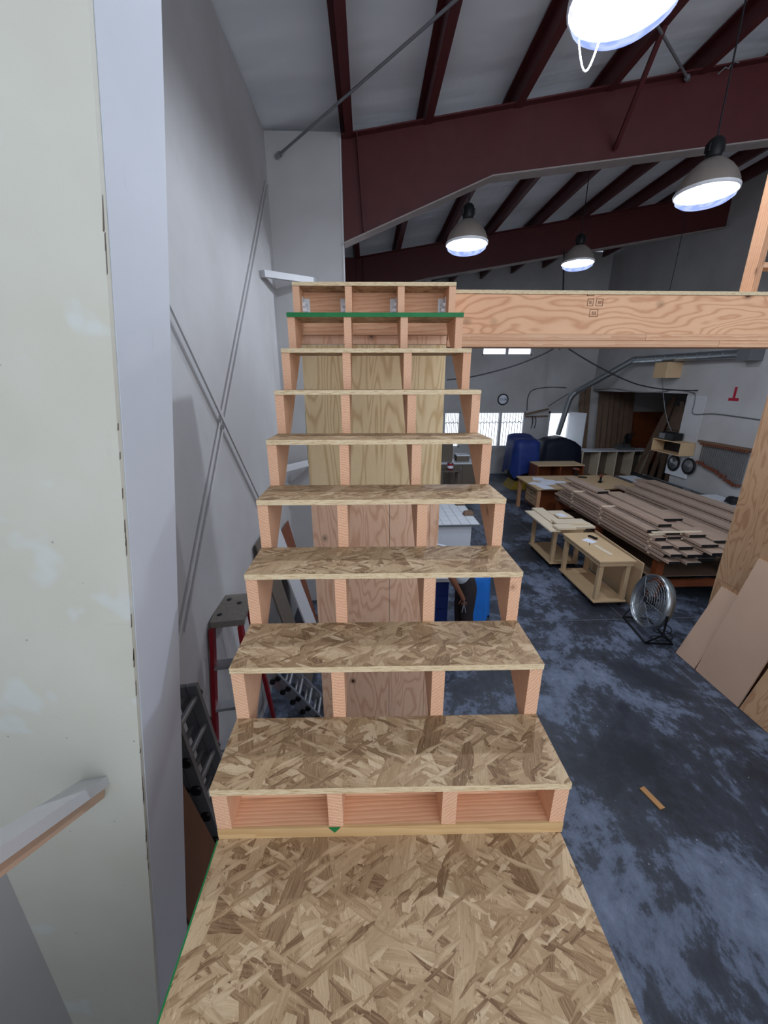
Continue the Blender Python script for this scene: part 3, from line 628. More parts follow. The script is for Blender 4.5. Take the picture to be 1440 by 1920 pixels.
for (x, w_, y0, y1, lv, rz, l) in ((4.95, .24, 8.0, 9.4, 7, .04, 'loose walnut plank on top at the far end of the left lumber pile'), (5.3, .34, 6.35, 8.2, 6, -.01, 'widest loose walnut plank on top of the left lumber pile'),
                              (5.56, .26, 5.62, 6.25, 4, .0, 'short loose walnut plank at the near end of the lumber bench'), (6.06, .28, 5.75, 7.6, 2, .01, 'loose walnut plank lying low between the two lumber piles')):
    o = MB().box(-w_/2, w_/2, -(y1-y0)/2, (y1-y0)/2, 0, TB_).build('walnut_board', M['pliny'], label=l, category='board', group='walnut boards on the bench'); o.location = (x, (y0+y1)/2, zb+.0175+lv*(TB_+.018)); o.rotation_euler.z = rz
    MB().box(-w_/2-.0005, w_/2+.0005, -(y1-y0)/2-.003, -(y1-y0)/2, -.0005, TB_+.0005).build('sealed_end', M['black'], o)
for j in range(0, 7):
    for y in (5.85, 7.3, 8.45): sticker(4.565, 5.4, y+.05*(j % 2), zb+j*(TB_+.018), (ORD[j]+(', near row' if y < 7 else ', middle row' if y < 8 else ', far row'), 'left'))
for k, (x, w_) in enumerate(((6.02, .3), (6.42, .26), (6.74, .26), (7.06, .28))):
    for j in range([2, 4, 5, 6][k]):
        board(x+rnd.uniform(-.01, .01), w_-.03, 5.5+rnd.uniform(-.15, .3)+.1*k, 9.2+.3*(k > 1)+rnd.uniform(-.3, .5), zb+.018+j*(TB_+.018), TB_, k, j, 'right')
for j in range(6):
    for y in (6.3, 8.6): sticker(5.92+.21*j, 7.16, y, zb+j*(TB_+.018), (ORD[j]+(', near row' if y < 7 else ', far row'), 'right'))

# ------------------------------------------------------------------ drum fan on the floor
fp = at(1213, 1192, 'z', FZ)
fn = thing('floor_fan', 'large chrome drum fan on a black tube stand', 'fan', (fp.x+.05, fp.y+.12, FZ), math.radians(-98))
fr = .38; Mx = Matrix.Rotation(math.pi/2, 3, 'X') @ Matrix.Identity(3); hc = Vector((0, 0, .5))
Mx = Matrix.Rotation(math.radians(-14), 3, 'X') @ Matrix.Rotation(math.pi/2, 3, 'X')
MB().lathe([(fr, -.06), (fr+.008, -.06), (fr+.008, .06), (fr, .06), (fr, -.06)], hc, 36, Mx).build('housing', M['steel'], fn)
g = MB()
for s in (-1, 1):
    for rr in (.06, .1, .14, .18, .22, .26, .3, .34, .37):
        g.tube([hc+Mx @ Vector((rr*math.cos(a*math.pi/16), rr*math.sin(a*math.pi/16), s*(.06+.05*(1-rr/fr)))) for a in range(33)], .003, 4, False)
    for a in range(8):
        c, sn = math.cos(a*math.pi/4), math.sin(a*math.pi/4)
        g.tube([hc+Mx @ Vector((.04*c, .04*sn, s*.11)), hc+Mx @ Vector((fr*c, fr*sn, s*.06))], .003, 4)
g.build('grille', M['steel'], fn)
MB().lathe([(.001, -.09), (.06, -.08), (.07, .0), (.06, .08), (.001, .09)], hc, 16, Mx).build('motor', M['black'], fn)
for k in range(3):
    a = k*2.094; b = MB(); pr = []
    for (rr, da) in ((.07, -.25), (.07, .25), (.29, .55), (.31, .0), (.28, -.3)):
        pr.append((rr, a+da))
    v0 = [hc+Mx @ Vector((r_*math.cos(t_), r_*math.sin(t_), .03*math.sin((t_-a)*2))) for r_, t_ in pr]
    b.add(v0+[v+Mx @ Vector((0, 0, .004)) for v in v0], [(0, 1, 2, 3, 4), (9, 8, 7, 6, 5)]+[(i, 5+i, 5+(i+1) % 5, (i+1) % 5) for i in range(5)]); b.build('blade', M['rod'], fn)
for s in (-1, 1):
    MB().tube([(s*.40, 0, .5), (s*.40, .0, .2), (s*.33, -.16, .02), (0.33*s, .2, .02), (s*.40, .0, .2)], .014, 8).build('stand_leg', M['black'], fn)
MB().tube([(-.33, -.16, .016), (.33, -.16, .016)], .014, 8).build('stand_bar', M['black'], fn)
MB().tube([(-.33, .2, .016), (.33, .2, .016)], .014, 8).build('stand_bar', M['black'], fn)
c0 = at(1235, 1200, 'z', FZ+.01)
MB().tube([c0+Vector((.16*math.cos(t*.45)*(1-t*.012)+.01*t, .10*math.sin(t*.45)+.012*t-.05, .004)) for t in range(34)], .006, 5).build('extension_lead', M['wire'], label='black electric lead coiled on the floor beside the fan', category='lead')

# ------------------------------------------------------------------ tarped machines at the far wall
def tarp(name, cx, cy, sx, sy, z0, z1, m, label, seed, top=None, skew=0):
    rr = random.Random(seed); b = MB(); n = 40; rings = 9; vs = []; fs = []
    for j in range(rings+1):
        t = j/rings
        for k in range(n):
            a = 2*math.pi*k/n; ca, sa = math.cos(a), math.sin(a)
            e = .45; px = math.copysign(abs(ca)**e, ca); py = math.copysign(abs(sa)**e, sa)
            if t < .3: sc_ = (t/.3); z = z1-.02*t+.03*math.sin(3*a+seed)*t
            else:
                u = (t-.3)/.7; sc_ = 1+.1*u+.05*u*math.sin(7*a+seed)+.03*u*math.sin(13*a); z = z1-.03-(z1-z0)*u*(1+.10*math.sin(4*a+seed*2))*.98
                z = max(z, FZ+.02)
            if top: z += top(px*sc_, py*sc_)*(1 if t < .35 else max(0, 1-(t-.35)*2.2))
            vs.append((cx+px*sx*sc_+skew*(z1-z), cy+py*sy*sc_, z))
    for j in range(rings):
        fs += [(j*n+k, j*n+(k+1) % n, (j+1)*n+(k+1) % n, (j+1)*n+k) for k in range(n)]
    return b.add(vs, fs, True)
p = at(958, 905, 'z', FZ); tzt = at(945, 822, 'y', 13.4).z
bm_ = thing('tarped_machine', 'machine on a yellow base under a navy blue tarp', 'machine', (5.25, 13.5, FZ))
local(tarp('t', 5.3, 13.5, .46, .55, FZ+.55, tzt, 'bluetarp', '', 2, lambda x, y: .16*max(0, y)).build('tarp', M['bluetarp']), bm_)
local(MB().box(5.0, 5.6, 13.2, 13.9, FZ+.3, FZ+.9).build('machine_body', M['black']), bm_)
local(MB().prism([(4.85, FZ), (5.75, FZ), (5.55, FZ+.3), (5.05, FZ+.3)], 'y', 13.1, 13.9).build('base', M['yellow']), bm_)
dzt = at(1040, 815, 'y', 14.6).z
dm = thing('tarped_machine', 'machine hidden under a wide black tarp below the metal duct', 'machine', (7.0, 14.6, FZ))
local(tarp('t', 7.1, 14.6, .72, .5, FZ+.5, dzt-.05, 'darktarp', '', 5, lambda x, y: -.28*max(0, x)-.1*max(0, -x)).build('tarp', M['darktarp']), dm)
local(MB().box(6.5, 7.6, 14.2, 14.9, FZ, FZ+1.0).build('machine_body', M['black']), dm)
# low wooden case in front of it
bx0, bx1 = at(1010, 870, 'y', 12.0).x, at(1095, 870, 'y', 12.0).x; btz = at(1050, 872, 'y', 12.0).z
cs = thing('wooden_case', 'low brown wooden case with two dark openings by the black tarp', 'case', ((bx0+bx1)/2, 12.3, FZ))
local(MB().box(bx0-.02, bx1+.02, 11.96, 12.66, btz-.03, btz).build('top', M['birch']), cs)
for x in (bx0, (bx0+bx1)/2, bx1): local(MB().box(x-.02, x+.02, 12.0, 12.64, FZ, btz-.031).build('side_panel', M['brown']), cs)
local(MB().box(bx0+.021, bx1-.021, 12.6, 12.64, FZ, btz-.031).build('back_panel', M['brown']), cs)
local(MB().box(bx0+.021, bx1-.021, 12.02, 12.59, FZ+.08, FZ+.1).build('shelf', M['brown']), cs)

# ------------------------------------------------------------------ mitre saw station and leaning timber
sy = 14.3; sx0, sx1 = at(1093, 850, 'y', sy).x, at(1222, 850, 'y', sy).x; sz = at(1150, 845, 'y', sy).z
ms = thing('saw_station', 'long open shelf unit with white top below the standing timber', 'shelf unit', ((sx0+sx1)/2, sy+.3, FZ))
local(MB().box(sx0, sx1, sy, sy+.6, sz-.04, sz).build('top', M['cabw']), ms)
for k in range(5): x = sx0+.02+(sx1-sx0-.04)*k/4; local(MB().box(x-.02, x+.02, sy+.02, sy+.58, FZ, sz-.041).build('divider', M['birchl']), ms)
local(MB().box(sx0, sx1, sy+.58, sy+.6, FZ, sz-.041).build('back_panel', M['cab']), ms)
local(MB().box(sx0+.04, sx1-.04, sy+.03, sy+.57, FZ+.1, FZ+.13).build('shelf', M['birch']), ms)
for k in range(14):
    x = sx0+.2+(sx1-sx0-.5)*k/14+rnd.uniform(-.05, .05)
    x = sx0+.02+(sx1-sx0-.04)*((k//3)+.5)/4 if k < 12 else sx0
    if k >= 12: continue
    MB().bar((x-.2, sy+.12+.15*(k % 3), FZ+.165), (x+.2, sy+.13+.15*(k % 3), FZ+.165), .09, .06).build('wood_offcut', M['oldwood'], label='brown wood offcut in the shelf unit, %s from the left' % ORD[k], category='offcut', group='offcuts on the low shelf')
mp = at(1172, 838, 'y', sy+.25); sw_ = thing('mitre_saw', 'dark mitre saw standing on the white shelf unit', 'saw', (mp.x, sy+.28, sz))
for n_, mb, m in (('base', MB().box(-.28, .28, -.18, .18, 0, .09), 'rod'), ('fence', MB().box(-.28, .28, .08, .11, .09, .17), 'steel'), ('arm', MB().bar((0, .12, .12), (.08, .05, .42), .08, .1), 'black'),
                  ('blade_guard', MB().lathe([(.001, -.03), (.17, -.03), (.19, 0), (.17, .03), (.001, .03)], (.05, -.02, .42), 20, Matrix.Rotation(math.pi/2, 3, 'Y')), 'black'), ('handle', MB().tube([(.1, -.16, .5), (.16, -.2, .58), (.1, -.05, .62)], .022, 8), 'black')): mb.build(n_, M[m], sw_)
for k in range(9):
    px = 1102+k*8.2; x = [8.24, 8.46, 9.0, 9.21, 9.43, 9.64, 9.86, 10.06, 10.26][k]; top = at(px, 722+rnd.uniform(0, 12), 'y', 15.55).z
    l = 0
    MB().bar((x+l, 15.15, FZ+.012), (x, 15.62, top), .15+.05*(k % 2), .03, (0, -1, .1)).build('standing_timber', M['oldwood'], label='rough timber board standing against the far wall, %s from the white door' % ORD[k], category='timber', group='timber standing at the far wall')
for k in range(6):
    f0 = at(1200+k*9, 868+k*2, 'y', 13.6-.25*k); a0_ = Vector((f0.x+.15*k, 13.9-.25*k, FZ+.02)); tp = at(1262+k*6, 745+rnd.uniform(0, 20), 'y', 13.4-.3*k)
    MB().bar((a0_.x, a0_.y, FZ+.02), (min(tp.x+.15, 12.2), a0_.y-.3, min(tp.z, .6)), .2, .03, (-1, 0, .6)).build('leaning_timber', M['oldwood'], label='brown timber plank leaning to the right in the alcove, %s from the brown door' % ORD[k], category='timber', group='timber leaning in the alcove')
dx0, dx1, dzt2 = at(1176, 800, 'y', YF-.02).x, at(1250, 800, 'y', YF-.02).x, at(1200, 772, 'y', YF-.02).z
bd = struct(MB().box(dx0, dx1, YF-.05, YF-.005, FZ, dzt2).build('door_1', M['brown']))
for c in range(2):
    for r_ in range(4):
        xa = dx0+.12+c*(dx1-dx0-.12)/2; za = FZ+.2+r_*(dzt2-FZ-.3)/4
        MB().box(xa, xa+(dx1-dx0)/2-.2, YF-.065, YF-.051, za, za+(dzt2-FZ)/4-.2).build('panel', M['brown'], bd)

# ------------------------------------------------------------------ right wall: duct, shelf box, clamps, saw
def smooth(pts, n=8):
    pts = [Vector(p) for p in pts]; out = []
    for i in range(len(pts)-1):
        p0, p1, p2, p3 = pts[max(i-1, 0)], pts[i], pts[i+1], pts[min(i+2, len(pts)-1)]
        for k in range(n):
            t = k/n; out.append(.5*((2*p1)+(p2-p0)*t+(2*p0-5*p1+4*p2-p3)*t*t+(3*p1-p0-3*p2+p3)*t**3))
    return out+[pts[-1]]
du = thing('dust_duct', 'silver dust duct rising from the black tarp to the right wall', 'duct', tuple(at(1045, 815, 'y', 14.6)))
d0 = at(1046, 815, 'y', 14.6); d1 = at(1068, 748, 'y', 14.4); d1b = at(1080, 735, 'y', 14.3); d2 = at(1188, 675, 'x', XR-.3); d3 = at(1392, 663, 'x', XR-.22)
local(MB().tube([d0, d1], .095, 14).build('lower_pipe', M['steel']), du)
local(MB().tube([d1, d1.lerp(d1b, .5)+Vector((0, 0, .03)), d1b], .102, 14).build('elbow', M['steel']), du)
local(MB().tube([d1b, d2], .095, 14).build('sloping_pipe', M['steel']), du)
local(MB().tube([d2, d2.lerp(d3, .4), d3], .1, 14).build('wall_pipe', M['steel']), du)
for k in range(9): pp = d2.lerp(d3, .08+k*.1); local(MB().tube([pp, pp+(d3-d2).normalized()*.03], .107, 14).build('band', M['steel']), du)
for k in (.35, .7): pp = d1b.lerp(d2, k); local(MB().tube([pp, pp+(d2-d1b).normalized()*.05], .103, 14).build('collar', M['steel']), du)
bk = at(1254, 690, 'x', XR-.2)
brk = thing('wooden_bracket', 'wooden box bracket carrying the duct on the right wall', 'bracket', (XR-.2, bk.y, bk.z-.2))
zbk = (d2.lerp(d3, (bk.y-d2.y)/(d3.y-d2.y))).z-.115
for a in (-.26, .2): local(MB().box(XR-.45, XR-.003, bk.y+a, bk.y+a+.04, zbk-.42, zbk-.041).build('side_panel', M['birch']), brk)
local(MB().box(XR-.45, XR-.003, bk.y-.26, bk.y+.24, zbk-.04, zbk-.002).build('top', M['birch']), brk)
local(MB().box(XR-.45, XR-.42, bk.y-.219, bk.y+.199, zbk-.42, zbk-.041).build('front_panel', M['birch']), brk)
local(MB().box(d3.x-.13, XR-.002, d3.y-.32, d3.y, d3.z-.16, d3.z+.12).build('gate_box', M['rod']), du)
tm = at(1377, 742, 'x', XR)
mk = thing('wall_mark', 'red painted inverted T mark on the right wall', 'mark', (XR, tm.y, tm.z))
local(MB().box(XR-.003, XR, tm.y-.035, tm.y+.035, tm.z-.05, tm.z+.2).build('stem', M['redp']), mk)
local(MB().box(XR-.003, XR, tm.y-.14, tm.y+.14, tm.z-.12, tm.z-.05).build('foot', M['redp']), mk)
# bar clamps hanging from a rail
c0_, c1_ = at(1312, 829, 'x', XR-.06), at(1404, 847, 'x', XR-.06)
MB().box(XR-.08, XR-.001, c1_.y-.1, c0_.y+.05, c0_.z+.0, c0_.z+.05).build('clamp_rail', M['oldwood'], label='wooden rail on the right wall holding the bar clamps', category='rail')
def clamp_proto(L, k):
    t = thing('bar_clamp', 'steel bar clamp hanging on the wall rail, %s from the shelf box' % ORD[k], 'clamp', (0, 0, 0), group='bar clamps on the right wall')
    MB().box(-.025, -.015, -.012, .012, -L, 0).build('bar', M['rod'], t)
    MB().box(-.1, -.0005, -.02, .02, -.045, -.001).build('head', M['copper'], t)
    MB().box(-.1, -.0005, -.02, .02, -L+.02, -L+.07).build('jaw', M['copper'], t)
    return t
for k in range(22):
    L = .52+.018*k+rnd.uniform(-.03, .03); t = clamp_proto(L, k); y = c0_.y-.1-(c0_.y-c1_.y-.08)*k/21.5
    t.location = (XR-.02, y, c0_.z-.002)
# shelf box with radio
sb = at(1297, 842, 'x', XR-.25)
sh = thing('wall_shelf_box', 'open wooden shelf box with a dark inside beside the clamps', 'shelf', (XR-.2, 10.55, sb.z))
zA, zB = at(1290, 858, 'x', XR-.4).z, at(1290, 833, 'x', XR-.4).z
ya, yb = c0_.y+.16, c0_.y+1.25
for z in (zA, zB): local(MB().box(XR-.42, XR-.013, ya, yb, z-.02, z).build('board', M['birch']), sh)
for y in (ya, yb-.02): local(MB().box(XR-.42, XR-.013, y, y+.02, zA+.001, zB-.021).build('side_panel', M['birch']), sh)
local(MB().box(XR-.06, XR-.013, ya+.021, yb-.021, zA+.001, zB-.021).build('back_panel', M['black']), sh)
rd = thing('radio', 'black radio with grey end on top of the shelf box', 'radio', (XR-.22, yb-.4, zB))
MB().box(-.15, .15, -.28, .28, 0, .2).build('case', M['black'], rd, .01); MB().box(-.155, -.151, .02, .24, .03, .17).build('speaker', M['rod'], rd); MB().tube([(0, -.22, .2), (0, -.2, .27), (0, .2, .27), (0, .22, .2)], .012, 6).build('handle', M['black'], rd)
# white panel with two round grinder discs
pz = at(1262, 868, 'x', XR-.1)
wp = thing('grinder_panel', 'white panel with two round saw blades below the shelf box', 'panel', (XR-.06, pz.y, pz.z))
ya2, yb2 = c0_.y+.04+.16, at(1252, 868, 'x', XR-.1).y+.1
local(MB().box(XR-.05, XR-.013, ya2, yb2, pz.z-.35, zA-.03).build('board', M['cabw']), wp)
for px, py, m in ((1263, 868, 'steel'), (1291, 874, 'rod')):
    c = at(px, py, 'x', XR-.08)
    o = local(MB().lathe([(.001, -.03), (.06, -.03), (.065, -.012), (.2, -.012), (.21, 0), (.2, .012), (.001, .012)], (XR-.085, c.y, c.z), 28, Matrix.Rotation(math.pi/2, 3, 'Y')).build('disc', M[m]), wp)
    local(MB().lathe([(.17, -.014), (.215, -.02), (.225, 0), (.215, .02), (.17, .014)], (XR-.085, c.y, c.z), 28, Matrix.Rotation(math.pi/2, 3, 'Y')).build('rim', M['black']), wp)
# table saw with fence and long rails, side bench
ts = thing('table_saw', 'black table saw with long fence rails before the clamp wall', 'table saw', (7.95, 10.4, FZ))
def TS(n, mb, m): return local(mb.build(n, M[m]), ts)
TS('cabinet', MB().box(7.6, 8.35, 10.0, 11.0, FZ, FZ+.78), 'black'); TS('table', MB().box(7.45, 8.45, 9.75, 11.5, FZ+.78, FZ+.84), 'rod')
TS('sheet_top', MB().box(7.5, 8.0, 10.05, 11.4, FZ+.841, FZ+.85), 'cabw'); TS('fence', MB().box(8.0, 8.08, 9.6, 11.6, FZ+.841, FZ+.93), 'black')
TS('front_rail', MB().tube([(7.4, 9.3, FZ+.76), (7.4, 11.7, FZ+.76)], .035, 10), 'black'); TS('rear_rail', MB().tube([(8.5, 9.3, FZ+.8), (8.5, 11.7, FZ+.8)], .03, 10), 'steel')
TS('motor', MB().tube([(7.7, 9.55, FZ+.5), (7.7, 9.99, FZ+.5)], .16, 14), 'black'); TS('hand_wheel', MB().lathe([(.09, -.01), (.11, 0), (.09, .01), (.09, -.01)], (7.58, 10.5, FZ+.45), 18, Matrix.Rotation(math.pi/2, 3, 'Y')), 'steel')
sd = thing('side_bench', 'black framed bench with a white top right of the lumber', 'bench', (8.1, 8.75, FZ))
local(MB().box(7.55, 8.6, 8.1, 9.15, FZ+.84, FZ+.87).build('top', M['cabw']), sd)
local(MB().box(7.57, 8.58, 8.12, 9.13, FZ+.66, FZ+.839).build('apron', M['black']), sd)
for x in (7.6, 8.5):
    for y in (8.15, 9.05): local(MB().box(x, x+.06, y, y+.06, FZ, FZ+.659).build('leg', M['black']), sd)
bag = tarp('b', 8.3, 8.35, .12, .12, FZ+.92, FZ+1.03, 'black', '', 9).build('bag', M['black'], label='small black bag on the white topped side bench', category='bag')

# ------------------------------------------------------------------ far wall details, cables
sg = at(943, 749, 'y', YF-.01)
sn = thing('round_sign', 'round white sign with dark ring and lettering on the far wall', 'sign', (sg.x, YF, sg.z))
RX = Matrix.Rotation(math.pi/2, 3, 'X')
local(MB().lathe([(.001, .0), (.21, .0), (.21, .02), (.001, .02)], (sg.x, YF-.001, sg.z), 28, RX).build('disc', M['paper']), sn)
local(MB().lathe([(.17, .021), (.17, .028), (.215, .028), (.215, .0), (.21, 0)], (sg.x, YF-.001, sg.z), 28, RX).build('ring', M['wire']), sn)
fc = bpy.data.curves.new('lettering', 'FONT'); fc.body = '1516'; fc.size = .15; fc.align_x = 'CENTER'; fc.align_y = 'CENTER'; fc.extrude = .003
fo0 = bpy.data.objects.new('lettering_curve', fc); COL.objects.link(fo0); bpy.context.view_layer.update()
fme = bpy.data.meshes.new_from_object(fo0.evaluated_get(bpy.context.evaluated_depsgraph_get())); bpy.data.objects.remove(fo0); fme.materials.clear(); fme.materials.append(M['wire'])
fo = bpy.data.objects.new('lettering', fme); COL.objects.link(fo)
fo.rotation_euler = (math.pi/2, 0, 0); fo.location = (sg.x, YF-.03, sg.z); fo.parent = sn; fo.matrix_parent_inverse = Matrix.Translation(sn.location).inverted()
def cable(name, pts, r, label, ax='y', v=10.7, n=8, m='wire', cat='cable'):
    MB().tube(smooth([at(x, y, ax, v) for x, y in pts], n), r, 6).build(name, M[m], label=label, category=cat)
cable('power_cable', [(838, 712), (868, 709), (905, 702), (960, 687), (1010, 668), (1042, 651), (1052, 640), (1058, 470)], .018, 'black cable sagging from behind the stairs up under the pale beam')
cable('power_cable', [(1055, 640), (1064, 652), (1100, 675), (1150, 702), (1200, 722), (1260, 731), (1330, 731), (1400, 723), (1445, 713)], .018, 'long black cable sagging across the right wall and alcove', v=10.6)
cable('wall_wire', [(988, 770), (990, 745), (1000, 731), (1030, 726), (1062, 727)], .014, 'thin dark wire looping up the far wall to the duct', v=YF-.03)
cable('wall_wire', [(1028, 762), (1050, 748), (1066, 738)], .012, 'thin short wire slanting to the duct elbow', v=YF-.6)
cable('wall_wire', [(1115, 731), (1150, 729), (1190, 735), (1240, 735), (1262, 731), (1300, 737), (1302, 755), (1300, 776), (1340, 776), (1425, 787)], .014, 'grey wire running along the alcove edge and right wall', 'x', XR-.02, m='rod')
cable('hanging_rope', [(1241, 705), (1246, 760), (1252, 790), (1259, 808)], .012, 'pale rope hanging from the bracket to the radio', 'x', XR-.3, m='rod')
cable('lamp_cord', [(1300, 300), (1289, 385), (1270, 480), (1252, 560)], .006, 'thin lamp cord hanging before the white right wall', 'y', 10.2)
ck = thing('wall_rack', 'small wooden wall rack with hanging straps beside the windows', 'rack', tuple(at(1005, 775, 'y', YF-.05)))
A, B = at(983, 777, 'y', YF-.1), at(1028, 767, 'y', YF-.1)
local(MB().bar(A, B, .12, .05).build('upper_bar', M['oldwood']), ck); A2, B2 = at(985, 781, 'y', YF-.06), at(1027, 780, 'y', YF-.06)
local(MB().bar(A2, B2, .08, .04).build('lower_bar', M['oldwood']), ck)
for px in (998, 1004): local(MB().tube(smooth([at(px, 780, 'y', YF-.13), at(px+1, 790, 'y', YF-.13), at(px-2, 803, 'y', YF-.13)]), .015, 6).build('strap', M['wire']), ck)
# bright metal strip lamp beyond the far rafter
A, B = at(795, 524, 'y', 12.5), at(935, 492, 'y', 12.5)
sp = thing('conduit_track', 'white sloping conduit track with dark clips under the far rafter', 'conduit', tuple(A))
local(MB().tube([A, A.lerp(B, .18)+Vector((0, 0, .08)), B], .03, 8).build('pipe', M['whitemetal']), sp)
local(MB().bar(A.lerp(B, .1)-Vector((0, 0, .06)), B-Vector((0, 0, .08)), .05, .06).build('rail', M['wire']), sp)
for k in (.3, .8): pp = A.lerp(B, k); local(MB().tube([pp, (pp.x, pp.y, roof(pp.x)-.001)], .008, 6).build('hanger', M['wire']), sp)

# ------------------------------------------------------------------ seen through the gaps right of the tower
cy_ = 12.2; ca, cb = at(828, 870, 'y', cy_).x, at(905, 870, 'y', cy_).x; cz1, cz2 = at(860, 868, 'y', cy_).z, at(860, 832, 'y', cy_+.3).z
cbn = thing('base_cabinet', 'grey brown base cabinets with white top seen through the stairs', 'cabinet', ((ca+cb)/2, cy_+.3, FZ))
local(MB().box(ca-.6, cb-.2, cy_, cy_+.7, FZ, cz1-.04).build('body', M['cab']), cbn)
local(MB().box(ca-.6, cb-.2, cy_-.03, cy_+.72, cz1-.04, cz1).build('top', M['cabw']), cbn)
for k in range(4): x = ca-.58+k*.42; d_ = local(MB().box(x, x+.40, cy_-.02, cy_-.001, FZ+.1, cz1-.06).build('door', M['cab']), cbn); MB().box(x+.34, x+.36, cy_-.04, cy_-.0205, cz1-.3, cz1-.15).build('handle', M['steel'], d_)
ub = thing('brown_box', 'tall brown carton standing on the white topped cabinets', 'box', (ca+.1, cy_+.4, cz1))
MB().box(-.35, .28, -.2, .2, 0, .62).build('carton', M['cab'], ub, .006); MB().box(-.35, .28, -.02, .02, .621, .624).build('tape', M['block'], ub)
ub2 = thing('brown_box', 'small brown carton with white lid beside the tall carton', 'box', (ca+.72, cy_+.4, cz1))
MB().box(-.2, .2, -.2, .2, 0, .18).build('carton', M['cab'], ub2, .006); MB().box(-.21, .21, -.21, .21, .181, .21).build('lid', M['cabw'], ub2)
cn = at(843, 897, 'y', 11.6)
ct = thing('paint_can', 'red and white paint can seen beside the yellow plywood', 'can', (cn.x, 11.6, FZ+1.051))
MB().lathe([(.001, 0), (.09, 0), (.09, .2), (.085, .21), (.001, .21)], seg=18).build('can_body', M['can'], ct); MB().lathe([(.0915, .05), (.0915, .13)], seg=18).build('can_label', M['paper'], ct); MB().lathe([(.092, .2), (.095, .205), (.092, .215), (.001, .215)], seg=18).build('lid', M['steel'], ct)
cst = thing('tool_stand', 'brown wooden stand under the paint can', 'stand', (cn.x, 11.6, FZ))
local(MB().box(cn.x-.35, cn.x+.3, 11.4, 11.8, FZ+1.02, FZ+1.05).build('top', M['cab']), cst)
for x in (-.3, .2):
    for y in (11.43, 11.72): local(MB().box(cn.x+x, cn.x+x+.06, y, y+.05, FZ, FZ+1.019).build('leg', M['cab']), cst)
wz = FZ+.95; wn = at(870, 984, 'z', wz); wf = at(870, 938, 'z', wz); wx1 = at(902, 984, 'z', wz).x
wt = thing('white_worktable', 'white tiled worktable seen through the fourth step gap', 'table', (.9, (wn.y+wf.y)/2, FZ))
local(MB().box(wx1-1.6, wx1-.16, wn.y+.06, wf.y+.1, FZ+.08, wz-.031).build('body', M['cabw']), wt)
local(MB().box(wx1-1.62, wx1-.0, wn.y-.02, wf.y+.2, wz-.03, wz).build('frame', M['rod']), wt)
nx, ny = 9, 7
for i in range(nx):
    for j in range(ny):
        a, b_w = 1.58/nx, (wf.y-wn.y+.16)/ny; x = wx1-1.6+i*a; y = wn.y+j*b_w
        if x < wx1-1.0: continue
        local(MB().box(x+.004, x+a-.004, y+.004, y+b_w-.004, wz+.0005, wz+.006).build('tile', M['cabw']), wt)
for px, py, l in ((878, 965, 'crumpled brown glove lying on the white worktable'), (862, 946, 'dark crumpled rag at the far side of the white worktable')):
    g_ = at(px, py, 'z', wz+.007); tarp('r', g_.x, g_.y, .1, .08, wz+.042, wz+.09, 'copper', '', px).build('rag', M['oldwood'], label=l, category='rag')
# blue covered crate and white cabinet around the person
tarp('t', 1.56, 5.45, .2, .3, FZ+.1, -1.62, 'brightblue', '', 4).build('blue_tarp_stack', M['brightblue'], label='stack under a bright blue plastic tarp behind the person', category='tarp')
wc = thing('tool_cabinet', 'dark blue tool cabinet with white top left of the person', 'cabinet', (.72, 5.4, FZ))
local(MB().box(.3, 1.12, 5.2, 5.7, FZ, FZ+.72).build('body', M['bluetarp']), wc); local(MB().box(.28, 1.14, 5.18, 5.72, FZ+.721, FZ+.78).build('top', M['cabw']), wc)
for k in range(3):
    d_ = local(MB().box(.33, 1.09, 5.185, 5.199, FZ+.06+k*.22, FZ+.26+k*.22).build('drawer', M['bluetarp']), wc)
    MB().box(.5, .92, 5.165, 5.1845, FZ+.2+k*.22, FZ+.22+k*.22).build('handle', M['steel'], d_)

# ------------------------------------------------------------------ the person, bending over behind the stairs
def skin(name, verts, edges, radii, m, parent=None, root=0, sub=2):
    me = bpy.data.meshes.new(name); me.from_pydata(verts, edges, []); o = bpy.data.objects.new(name, me); COL.objects.link(o)
    mod = o.modifiers.new('skin', 'SKIN'); mod.use_smooth_shade = True
    for i, d in enumerate(me.skin_vertices[0].data):
        r_ = radii[i]; d.radius = r_ if isinstance(r_, tuple) else (r_, r_); d.use_root = i == root
    s = o.modifiers.new('sub', 'SUBSURF'); s.levels = s.render_levels = sub
    me.materials.append(M[m]) 
    if parent: o.parent = parent
    return o
pe = thing('person', 'person in pale shirt and dark trousers bending forward behind the stairs', 'person', (1.22, 4.75, FZ))
Hz = .98   # hip height; the figure faces -x
V = [(.06, 0, Hz), (-.03, 0, Hz+.16), (-.2, 0, Hz+.33), (-.38, 0, Hz+.43), (-.47, 0, Hz+.44), (-.55, 0, Hz+.42), (-.64, 0, Hz+.38), (-.68, 0, Hz+.30),
     (.05, -.1, Hz-.06), (.04, -.11, .52), (.08, -.11, .09), (-.1, -.12, .05), (.05, .1, Hz-.06), (.0, .11, .52), (.03, .11, .09), (-.15, .12, .05),
     (-.33, -.19, Hz+.38), (-.2, -.26, Hz+.12), (-.08, -.24, Hz-.1), (-.045, -.235, Hz-.18), (-.33, .19, Hz+.38), (-.36, .25, Hz+.1), (-.5, .2, Hz-.06), (-.57, .18, Hz-.1)]
Ed = [(0, 1), (1, 2), (2, 3), (3, 4), (4, 5), (5, 6), (6, 7), (0, 8), (8, 9), (9, 10), (10, 11), (0, 12), (12, 13), (13, 14), (14, 15), (3, 16), (16, 17), (17, 18), (18, 19), (3, 20), (20, 21), (21, 22), (22, 23)]
